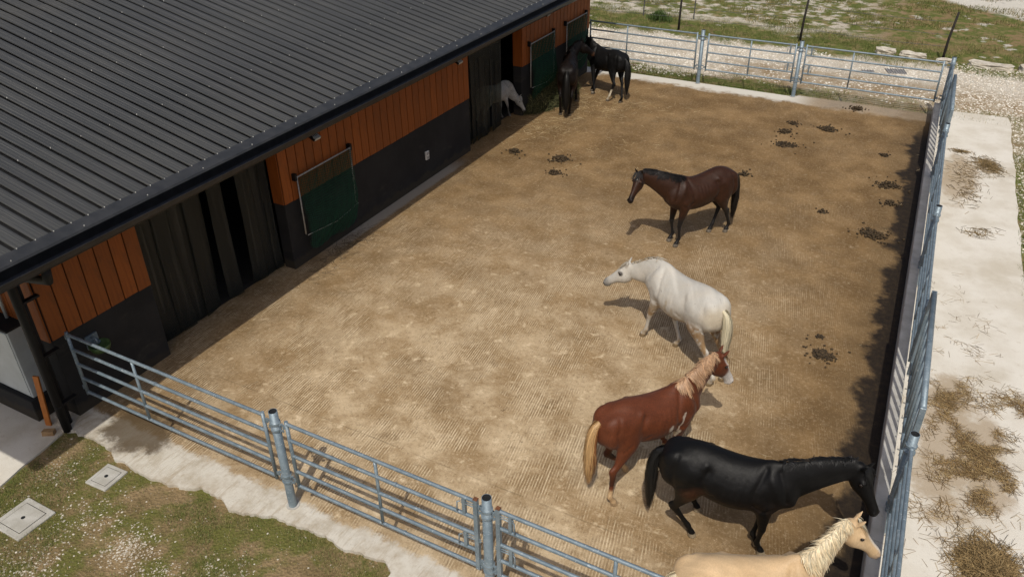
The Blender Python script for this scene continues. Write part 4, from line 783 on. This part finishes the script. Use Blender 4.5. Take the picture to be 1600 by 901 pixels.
def remesh(V, Fc, vox, smooth=7):
    me = bpy.data.meshes.new('tmp'); me.from_pydata(V.tolist(), [], Fc); o = bpy.data.objects.new('tmp', me); COL.objects.link(o)
    bm = bmesh.new(); bm.from_mesh(me); bmesh.ops.recalc_face_normals(bm, faces=bm.faces[:]); bm.to_mesh(me); bm.free()
    r = o.modifiers.new('r', 'REMESH'); r.mode = 'VOXEL'; r.voxel_size = vox; r.use_smooth_shade = True
    
    dg = bpy.context.evaluated_depsgraph_get(); out = bpy.data.meshes.new_from_object(o.evaluated_get(dg)); bpy.data.objects.remove(o); bpy.data.meshes.remove(me)
    return out
def ribbons(paths, widths, normals, cols):
    """paths (N,k,3), widths (k,), normals (N,k,3) -> arrays"""
    P = np.asarray(paths); N, k, _ = P.shape
    T = np.gradient(P, axis=1); S = np.cross(T, normals); S /= np.linalg.norm(S, axis=2, keepdims=True)+1e-9
    Wd = np.asarray(widths)[None, :, None] if np.ndim(widths) == 1 else np.asarray(widths)[..., None]
    V = np.stack([P-S*Wd, P+S*Wd], 2).reshape(N*k*2, 3); i = np.arange(k-1)
    f = np.stack([2*i, 2*i+1, 2*i+3, 2*i+2], 1); Fc = (f[None]+(np.arange(N)*k*2)[:, None, None]).reshape(-1, 4)
    return V, Fc, np.repeat(cols, k*2, axis=0)
COATM = {}
def build_horse(sp):
    rng = np.random.default_rng(sp.get('seed', 1)); s = sp['s']; h = math.radians(sp['heading'])
    # sp['w'] = world xy of the withers (local x=.52)
    ox, oy = sp['w'][0]-math.cos(h)*.52*s, sp['w'][1]-math.sin(h)*.52*s
    root = thing('horse' if not sp.get('pony') else 'pony', sp['label'], 'horse' if not sp.get('pony') else 'pony', (ox, oy, sp.get('z', 0)), h)
    def loc(wx, wy):
        dx, dy = wx-ox, wy-oy; return ((dx*math.cos(h)+dy*math.sin(h))/s, (-dx*math.sin(h)+dy*math.cos(h))/s)
    for n, d in (('FL', (.50, .13)), ('FR', (.47, -.13)), ('HL', (-.66, .13)), ('HR', (-.62, -.13))):
        if n in sp.get('hooves', {}): sp[n] = loc(*sp['hooves'][n])
        else: sp.setdefault(n, d)
    # head points given relative to the withers (forward, left, height)
    for n in ('poll', 'muz'): a = sp[n]; sp[n] = (a[0]+.52, a[1], a[2])
    V, Fc, keys, inf = horse_mesh(sp)
    me = remesh(V, Fc, .0135, sp.get('smooth', 6)); nv = len(me.vertices); P = np.empty(nv*3, np.float32); me.vertices.foreach_get('co', P); P = P.reshape(-1, 3).astype(float)
    kp = np.array([k[0] for k in keys]); kr = np.array([k[3] for k in keys]); idx = np.empty(nv, int)
    for a in range(0, nv, 4000):
        d = np.linalg.norm(P[a:a+4000, None]-kp[None], axis=2)/kr[None]; idx[a:a+4000] = np.argmin(d, 1)
    E = np.empty(len(me.edges)*2, np.int32); me.edges.foreach_get('vertices', E); E = E.reshape(-1, 2); deg = np.bincount(E.ravel(), minlength=nv).astype(float)[:, None]
    big = kr[idx]; rad = np.interp(big, [.03, .05, .1, .2], [4, 6, 14, 34]); rg = np.array([k[1] for k in keys])[idx]; rad[rg == 'head'] = 6; rad[rg == 'ear'] = 3
    def lap(X):
        out = np.empty_like(X)
        for ax in range(X.shape[1]): out[:, ax] = np.bincount(E[:, 0], X[E[:, 1], ax], nv)+np.bincount(E[:, 1], X[E[:, 0], ax], nv)
        return out/deg
    rad = rad[:, None]
    for _ in range(10): rad = .5*rad+.5*lap(rad)
    for it in range(36): P = np.where(rad > it, P+.5*(lap(P)-P), P)
    me.vertices.foreach_set('co', P.astype(np.float32).ravel()); me.update()
    NV = np.empty(nv*3, np.float32); me.vertex_normals.foreach_get('vector', NV); NV = NV.reshape(-1, 3).astype(float)
    disp = np.zeros(nv); sidew = sstep(np.abs(NV[:, 1]), .25, .6)*(np.abs(P[:, 1]) > .05)
    for pl, dep, wid in MUSCLE:
        dmin = np.full(nv, 9.0)
        for (x0, z0), (x1, z1) in zip(pl[:-1], pl[1:]):
            vx, vz = x1-x0, z1-z0; tq = np.clip(((P[:, 0]-x0)*vx+(P[:, 2]-z0)*vz)/(vx*vx+vz*vz), 0, 1); dmin = np.minimum(dmin, np.hypot(P[:, 0]-x0-tq*vx, P[:, 2]-z0-tq*vz))
        disp += dep*np.exp(-(dmin/wid)**2)
    torso = np.isin(rg, ['trunk', 'FL', 'FR', 'HL', 'HR'])*(P[:, 2] > .72)*sidew
    for _ in range(4): torso = .5*torso+.5*lap(torso[:, None])[:, 0]
    P = P+NV*(disp*torso*sp.get('muscle', 1.0))[:, None]
    me.vertices.foreach_set('co', P.astype(np.float32).ravel()); me.update()
    reg = np.array([k[1] for k in keys])[idx]; tt = np.array([k[2] for k in keys], float)[idx]
    leg = np.isin(reg, ['FL', 'FR', 'HL', 'HR'])
    nz = vnoise(P[:, 0]*1.3+P[:, 1]*2, P[:, 2]*1.5+P[:, 1], .16, sp.get('seed', 1)); n2 = vnoise(P[:, 0]+5+P[:, 1], P[:, 2]+P[:, 1]*2, .05, 3)
    c = np.tile(np.array(sp['coat'], float), (nv, 1)); mixc = lambda c, m, col: c*(1-np.asarray(m, float)[:, None])+np.array(col)[None]*np.asarray(m, float)[:, None]
    c *= (1+.35*(nz-.5)[:, None]); c = np.clip(c, 0, 1)
    c = sp['paint'](P, reg, tt, leg, nz, n2, c, mixc, inf) if 'paint' in sp else c
    hz = np.where(leg, P[:, 2]-sp.get('hz', 0), 9)
    hoof = leg & (P[:, 2] < .07+.01*(n2-.5)); c[hoof] = np.array(sp.get('hoof', (.16, .135, .105)))*(.7+.6*n2[hoof, None])
    # nostril / mouth
    hd, nrm, latd, poll = inf['hd'], inf['nrm'], inf['lat'], inf['poll']
    for q in (-1, 1):
        d = np.linalg.norm(P-(poll+hd*.60+latd*q*.05+nrm*-.055), axis=1); c[d < .019] = (.006, .005, .005)
    me.transform(Matrix.Scale(s, 4))
    cm = np.ones((nv, 4), np.float32); cm[:, :3] = c; a = me.color_attributes.new('Col', 'FLOAT_COLOR', 'POINT'); a.data.foreach_set('color', cm.ravel())
    key = (sp.get('rough', .45), sp.get('spec', .5), sp.get('sheen', .04), sp.get('dust', .03), sp.get('hairdark', .34))
    if key not in COATM: COATM[key] = coat_material('horse_coat', *key)
    me.materials.clear(); me.materials.append(COATM[key]); me.polygons.foreach_set('use_smooth', np.ones(len(me.polygons), bool)); me.name = 'body'
    link('body', me, root, world=False)
    # eyes
    for q in (-1, 1):
        p = poll+hd*.19+latd*q*.097+nrm*-.055; v, f = ellipsoid(p, (.024, .019, .021), n=8)
        link('eye', mkmesh('eye', v*s, f, MATS['eye'], smooth=True), root, world=False)
    # mane
    if sp.get('mane'):
        mc = np.array(sp['mane']); NS = sp.get('mane_n', 420)*3; side = sp.get('mane_side', 1); paths, nrms, cols = [], [], []; kk = 7
        L0 = sp.get('mane_len', .9)
        for i in range(NS):
            u0 = rng.uniform(sp.get('mane0', .16), .97)**.9; cr0 = np.random.default_rng(int(u0*30)+sp.get('seed', 1)*77); lean = side if rng.random() > sp.get('mane_mix', .12) else -side
            L = L0*cr0.uniform(.65, 1.1)*rng.uniform(.45, 1.15)*np.interp(u0, [0, .15, .5, 1], [.5, .9, 1, .8]); pts, ns = [], []; cl = math.floor(u0*24); cr = np.random.default_rng(int(cl)+sp.get('seed', 1)*100); wob = cr.normal(0, .010, 3)+rng.normal(0, .008, 3)*(1+2*(rng.random() > .93)); dr = cr.normal(-.05, .06)+rng.normal(0, .03)
            for j in range(kk):
                f = j/(kk-1); uu = np.clip(u0+dr*f, 0, 1); i0 = uu*17; a0 = int(min(i0, 16)); fr = i0-a0
                C = inf['neck'][a0][0]*(1-fr)+inf['neck'][a0+1][0]*fr; lat = inf['neck'][a0][1]; dn = inf['neck'][a0][2]; dep = inf['neck'][a0][3]*(1-fr)+inf['neck'][a0+1][3]*fr; wid = inf['neck'][a0][4]*(1-fr)+inf['neck'][a0+1][4]*fr
                th = math.pi/2-(.05+f*L*1.45); cc, ss = math.cos(th), math.sin(th); up = max(ss, 0)
                off = 1.03+.05*math.sin(f*3)+.03*rng.random()
                y = wid*cc*(1-.5*up**2)*off+.012*f; z = dep*ss*(1.02+.02*math.sin(math.pi*f))
                pts.append(C+lat*lean*y+dn*z+wob*f); nn = lat*lean*cc+dn*(ss+.25); ns.append(nn/np.linalg.norm(nn))
            paths.append(pts); nrms.append(ns); cols.append(mc*rng.uniform(.5, 1.25)*(np.array([1, .93, .85]) if rng.random() > .5 else 1))
        wd = np.interp(np.linspace(0, 1, kk), [0, .3, .8, 1], [.0035, .0045, .0035, .0006])
        v, f, cl = ribbons(paths, wd, np.array(nrms), np.array(cols)); link('mane', mkmesh('mane', v*s, f, MATS['hair'], col=np.clip(cl, 0, 1)), root, world=False)
        paths, nrms, cols = [], [], []
        # forelock
        for i in range(sp.get('forelock', 26)*2):
            y0 = rng.normal(0, .025); L = rng.uniform(.12, .24); pts, ns = [], []
            for j in range(kk):
                f = j/(kk-1); pts.append(poll+hd*(.0+L*f)+latd*(y0*(1+1.2*f)+rng.normal(0, .003))+nrm*(.022+.012*math.sin(f*3))); ns.append(nrm)
            paths.append(pts); nrms.append(ns); cols.append(mc*rng.uniform(.6, 1.2))
        wd = np.interp(np.linspace(0, 1, kk), [0, .3, .8, 1], [.0035, .0045, .0035, .0006])
        v, f, cl = ribbons(paths, wd, np.array(nrms), np.array(cols)); link('forelock', mkmesh('forelock', v*s, f, MATS['hair'], col=np.clip(cl, 0, 1)), root, world=False)
    # tail
    tc = np.array(sp['tail']); tl = sp.get('tail_len', 1.0); sw = sp.get('tail_sway', (0, 0)); kk = 12; f = np.linspace(0, 1, kk)
    zt = 1.33; cxp = -.80-.10*np.sin(np.clip(f*2.2, 0, 1)*math.pi/2)*sp.get('tail_out', 1)+sw[0]*f**1.5; czp = zt+.035*np.sin(np.clip(f*7, 0, math.pi))-tl*f**1.15; cyp = sw[1]*f**1.5
    core = np.stack([cxp, cyp, czp], 1); core[0] = (-.745, 0, 1.345)
    rad = np.interp(f, [0, .08, .25, .55, .85, 1], [.035, .04, .055, .072, .055, .02])*sp.get('tail_w', 1)
    rings = [core[i]+CA[:, None]*np.array([rad[i]*.5*(1-.5*f[i]), 0, 0])+SA[:, None]*np.array([0, rad[i]*.6*(1-.6*f[i]), 0]) for i in range(kk)]
    cv, cf = loft(rings); NS = 900; paths, nrms, cols = [], [], []
    for i in range(NS):
        a = rng.uniform(0, 2*math.pi); q = rng.uniform(.5, 1.15)+(rng.random() > .9)*rng.uniform(.1, .5); e = rng.uniform(.70, 1.08); fl = f*e; wv = rng.normal(0, .012)
        cx = np.interp(fl, f, core[:, 0]); cz = np.interp(fl, f, core[:, 2]) - np.maximum(fl-1, 0)*tl; cyy = np.interp(fl, f, core[:, 1]); rr = np.interp(fl, f, rad)*q
        pts = np.stack([cx+rr*.75*math.cos(a)+wv*np.sin(f*5), cyy+rr*math.sin(a)+wv*f, cz], 1); paths.append(pts)
        nn = np.tile(np.array([math.cos(a+rng.normal(0, .4)), math.sin(a), .0]), (kk, 1)); nrms.append(nn)
        k0 = sp.get('tail2'); base = tc if k0 is None or math.cos(a) > rng.uniform(-.9, .9)*.8 else np.array(k0); cols.append(base*rng.uniform(.6, 1.3))
    wd = np.interp(f, [0, .1, .7, 1], [.003, .0042, .0036, .0006]); v, ff, cl = ribbons(paths, wd, np.array(nrms), np.array(cols))
    nc = len(cv); V2 = np.concatenate([cv, v]); F2 = [tuple(q) for q in cf]+[tuple(q+nc) for q in ff]
    C2 = np.concatenate([np.tile(tc*.6, (nc, 1)), cl]); link('tail', mkmesh('tail', V2*s, F2, MATS['hair'], col=np.clip(C2, 0, 1)), root, world=False)
    return root
t_ = NT('horse_eye'); MATS['eye'] = t_.fin((.012, .008, .006), .08, .6)
MATS['hair'] = hair_material('horse_hair')
# ---------------------------------------------------------------- the horses of the yard
def p_bay(P, reg, tt, leg, nz, n2, c, mixc, inf):
    m = sstep(P[:, 2]+.05*nz, .78, .60)*leg; c = mixc(c, m, (.009, .008, .008)); m = (reg == 'head')*sstep(tt+.05*(nz-.5), .44, .56); c = c*(1-.8*m[:, None]); 
    m = (reg == 'head')*sstep(tt, .16, .05)*.6+(reg == 'ear')*.7; c = c*(1-m[:, None])
    d = np.linalg.norm(P-(inf['poll']+inf['hd']*.16+inf['nrm']*.02), axis=1); c[d < .022] = (.6, .58, .55)
    return c
def p_white(P, reg, tt, leg, nz, n2, c, mixc, inf):
    tor = leg | (reg == 'trunk'); hl = np.isin(reg, ['HL', 'HR']); fl = np.isin(reg, ['FL', 'FR'])
    c = mixc(c, (reg == 'trunk')*sstep(vnoise(P[:, 0], P[:, 2]+P[:, 1], .45, 4), .42, .70)*.45, (.40, .375, .33))
    c = mixc(c, tor*sstep(P[:, 2]+.30*(nz-.5), .90, .80)*(P[:, 2] > .55)*sstep(n2, .25, .6)*.7, (.32, .215, .10))
    c = mixc(c, hl*sstep(P[:, 2]+.24*(nz-.5), 1.06, .92)*sstep(P[:, 2], .42, .58)*.85*sstep(nz+.3*n2, .38, .62), (.25, .15, .065))
    c = mixc(c, fl*sstep(np.abs(P[:, 2]-.62+.2*(nz-.5)), .16, .06)*.7*sstep(n2, .3, .5), (.27, .17, .075)); c = mixc(c, leg*sstep(P[:, 2], .34, .12)*.6*sstep(n2, .3, .55), (.33, .23, .11))
    c = mixc(c, (reg == 'trunk')*sstep(np.hypot(P[:, 0]+.78, P[:, 2]-1.2), .26, .08)*.4, (.55, .44, .26))
    for bx, bz in ((.10, 1.10), (.13, .98), (-.02, 1.02)): c = mixc(c, (reg == 'trunk')*sstep(np.hypot((P[:, 0]-bx)*1.8, P[:, 2]-bz)+.06*(n2-.5), .075, .03)*.55, (.33, .26, .16))
    m = (reg == 'head')*sstep(tt+.06*(nz-.5), .42, .58); c = mixc(c, m*.85, (.10, .095, .09))
    d = np.minimum(np.linalg.norm(P-(inf['poll']+inf['hd']*.19+inf['lat']*.1-inf['nrm']*.055), axis=1), np.linalg.norm(P-(inf['poll']+inf['hd']*.19-inf['lat']*.1-inf['nrm']*.055), axis=1)); c = mixc(c, sstep(d, .06, .035)*.85, (.07, .06, .055))
    sp = vnoise(P[:, 0]*1.0+P[:, 1], P[:, 2]+P[:, 1], .022, 9, 1); return mixc(c, sstep(sp, .90, .96)*.55*(nz > .54), (.16, .13, .10))
def p_chest(P, reg, tt, leg, nz, n2, c, mixc, inf):
    m = (reg == 'head')*sstep(tt+.05*(nz-.5), .30, .38); c = mixc(c, m, (.66, .62, .57)); dn = (P-inf['poll'])@inf['nrm']; m = (reg == 'head')*sstep(dn, -.04, -.01)*sstep(tt, .05, .12); c = mixc(c, m*.9, (.66, .62, .57))
    b = (reg == 'trunk')*sstep(P[:, 2]+.13*(n2-.5)+.25*(nz-.5), .87, .83)*sstep(np.abs(P[:, 0]-.30), .42, .25); c = mixc(c, b, (.62, .54, .43))
    s = sstep(np.abs(P[:, 0]-(.42+.25*(P[:, 2]-1.0))+.1*(nz-.5)), .022, .010)*(P[:, 2] > .85)*(P[:, 2] < 1.16)*(P[:, 1] < -.1); c = mixc(c, s*.9, (.6, .5, .4)); s = sstep(np.hypot((P[:, 0]-.22)*1.2, (P[:, 2]-.98)*.7)+.05*(n2-.5), .06, .03)*(P[:, 1] < 0); c = mixc(c, s*.85, (.62, .55, .46))
    sock = np.isin(reg, ['HR', 'HL', 'FR'])*sstep(P[:, 2]+.04*nz, .36, .30); c = mixc(c, sock, (.52, .36, .20)); k = leg*(P[:, 2] > .36)*sstep(P[:, 2], .62, .45)*.6; c = c*(1-k[:, None]); return c
def p_black(P, reg, tt, leg, nz, n2, c, mixc, inf):
    m = (np.isin(reg, ['HL', 'HR', 'trunk'])*sstep(np.hypot(P[:, 0]+.32, P[:, 2]-.88)+.12*(nz-.5), .24, .08)); c = mixc(c, m*.75, (.055, .022, .010)); m = (reg == 'trunk')*sstep(P[:, 2]+.2*(nz-.5), 1.15, .85)*.5; return mixc(c, m, (.022, .014, .010))
def p_pal(P, reg, tt, leg, nz, n2, c, mixc, inf):
    m = (reg == 'head')*sstep(tt+.04*(nz-.5), .50, .58); c = mixc(c, m*.8, (.30, .22, .17)); dn = (P-inf['poll'])@inf['nrm']; m = (reg == 'head')*sstep(dn, -.035, -.008)*sstep(np.abs((P-inf['poll'])@inf['lat']), .045, .02)*sstep(tt, .2, .3); return mixc(c, m*.8, (.7, .66, .6))
def p_far(P, reg, tt, leg, nz, n2, c, mixc, inf):
    m = (reg == 'HL')*sstep(P[:, 2], .42, .36); c = mixc(c, m, (.55, .48, .36)); m = (reg == 'FL')*sstep(P[:, 2], .12, .09); return mixc(c, m*.8, (.5, .45, .38))
def p_dark(P, reg, tt, leg, nz, n2, c, mixc, inf):
    m = (reg == 'head')*sstep(tt, .5, .58)*.8; c = mixc(c, m, (.10, .045, .022)); m = np.isin(reg, ['HL', 'HR', 'trunk'])*sstep(np.hypot(P[:, 0]+.5, P[:, 2]-.95), .3, .1)*.5; return mixc(c, m, (.05, .02, .01))
def p_pony(P, reg, tt, leg, nz, n2, c, mixc, inf):
    m = leg*sstep(P[:, 2], .6, .35)*.85; c = mixc(c, m, (.06, .055, .05)); m = (reg == 'head')*sstep(tt, .50, .6)*.8; return mixc(c, m, (.06, .055, .05))
HORSES = [
 dict(label='bay horse with black mane, tail and legs and a small white star, standing alone', w=(6.20, 9.10), heading=-126.5, s=.98, coat=(.036, .0115, .0034), poll=(.80, -.30, 1.64), muz=(1.13, -.12, 1.19), hooves=dict(FL=(6.25, 8.96), FR=(6.06, 9.12), HL=(6.96, 10.03), HR=(6.66, 9.88)),
      mane=(.012, .010, .009), mane_side=1, mane_len=.75, tail=(.011, .009, .008), tail_len=1.02, paint=p_bay, rough=.48, spec=.3, seed=3, croup=.02, ears=(.9, -.1)),
 dict(label='white horse with brown stains on its belly and legs, neck stretched low', w=(7.06, 5.74), heading=151, s=1.0, coat=(.53, .51, .46), poll=(.70, .18, 1.22), muz=(1.03, .38, .84), hooves=dict(FL=(6.77, 5.75), FR=(7.36, 5.73), HL=(8.16, 4.97), HR=(8.30, 5.18)),
      mane=(.58, .54, .45), mane_side=-1, mane_len=.35, mane_n=70, tail=(.62, .56, .40), tail_len=.85, paint=p_white, rough=.6, spec=.3, muscle=.6, hairdark=.10, seed=4, fat=1.12, belly=.03, hoof=(.22, .16, .09), ears=(.3, -.9), forelock=10),
 dict(label='chestnut horse with flaxen mane and tail, white face and belly splashes', w=(8.20, 3.06), heading=56, s=.95, coat=(.125, .033, .011), poll=(.84, .16, 1.60), muz=(1.10, .13, 1.10), hooves=dict(HL=(7.70, 2.64), HR=(7.80, 1.99), FL=(8.02, 3.38), FR=(8.22, 3.10)),
      mane=(.46, .29, .17), mane_side=-1, mane_len=1.05, mane_n=520, tail=(.26, .11, .04), tail2=(.52, .33, .15), tail_w=1.2, mane0=.08, tail_len=1.0, paint=p_chest, rough=.52, spec=.32, muscle=.8, seed=5, hoof=(.40, .28, .16), belly=.02),
 dict(label='black horse reaching its head to the gate on the kerb wall', w=(9.64, 2.13), heading=8.3, s=.97, coat=(.0042, .0040, .0040), sheen=0.0, dust=.015, poll=(.98, .22, 1.55), muz=(1.23, .06, 1.06), hooves=dict(HR=(8.87, 1.96), HL=(8.80, 2.40), FR=(9.70, 2.08), FL=(9.62, 2.20)),
      mane=(.009, .009, .009), mane_side=1, mane_len=.5, tail=(.008, .008, .008), tail_len=1.0, paint=p_black, rough=.47, spec=.22, seed=6, hoof=(.30, .24, .16), fat=1.06, belly=.03, tail_w=1.25),
 dict(label='palomino horse with cream mane, its muzzle over the kerb wall', w=(10.15, .95), heading=32, s=.94, coat=(.61, .435, .25), hairdark=.15, poll=(.75, .32, 1.64), muz=(1.10, .26, 1.20), hooves={}, mane=(.74, .64, .44), mane_side=-1, mane_len=1.0, mane_n=520, tail=(.64, .55, .38), tail_len=.95, paint=p_pal, rough=.5, spec=.4, seed=7, ears=(.95, -.1)),
 dict(label='black horse with one white hind sock, its rump towards the gravel-side gate', w=(.97, 17.05), heading=156.5, s=.92, coat=(.006, .006, .0062), sheen=0.0, dust=.015, muscle=1.0, poll=(.62, -.20, 1.55), muz=(.88, -.42, 1.12), hooves=dict(FL=(1.02, 16.72), FR=(.88, 16.98), HL=(1.66, 16.34), HR=(2.04, 16.37)),
      mane=(.008, .008, .008), tail=(.007, .007, .007), tail_len=1.05, paint=p_far, rough=.48, spec=.2, seed=8, tail_w=1.3),
 dict(label='dark brown horse seen from behind, nuzzling the black horse with the sock', w=(.72, 15.72), heading=111, s=.98, coat=(.007, .0045, .0038), sheen=0.0, dust=.015, fat=.9, poll=(.62, -.28, 1.66), muz=(.80, -.62, 1.33), hooves=dict(HL=(.92, 14.72), HR=(1.18, 14.76), FL=(.56, 15.68), FR=(.86, 15.92)),
      mane=(.009, .008, .007), tail=(.009, .008, .007), tail_len=1.08, paint=p_dark, rough=.48, spec=.2, seed=9, tail_w=1.3),
 dict(label='small grey pony grazing through the strip curtain of the doorway', pony=True, w=(-.38, 13.76), heading=74, s=.70, coat=(.40, .39, .36), poll=(.52, -.40, .86), muz=(.66, -.66, .26), hooves=dict(FL=(-.44, 13.80), FR=(-.29, 13.98)), mane=(.5, .49, .45), mane_side=-1, mane_len=1.0, tail=(.4, .39, .36), paint=p_pony, rough=.6, spec=.3, seed=10, fat=1.1),
]
for sp in HORSES: build_horse(sp)
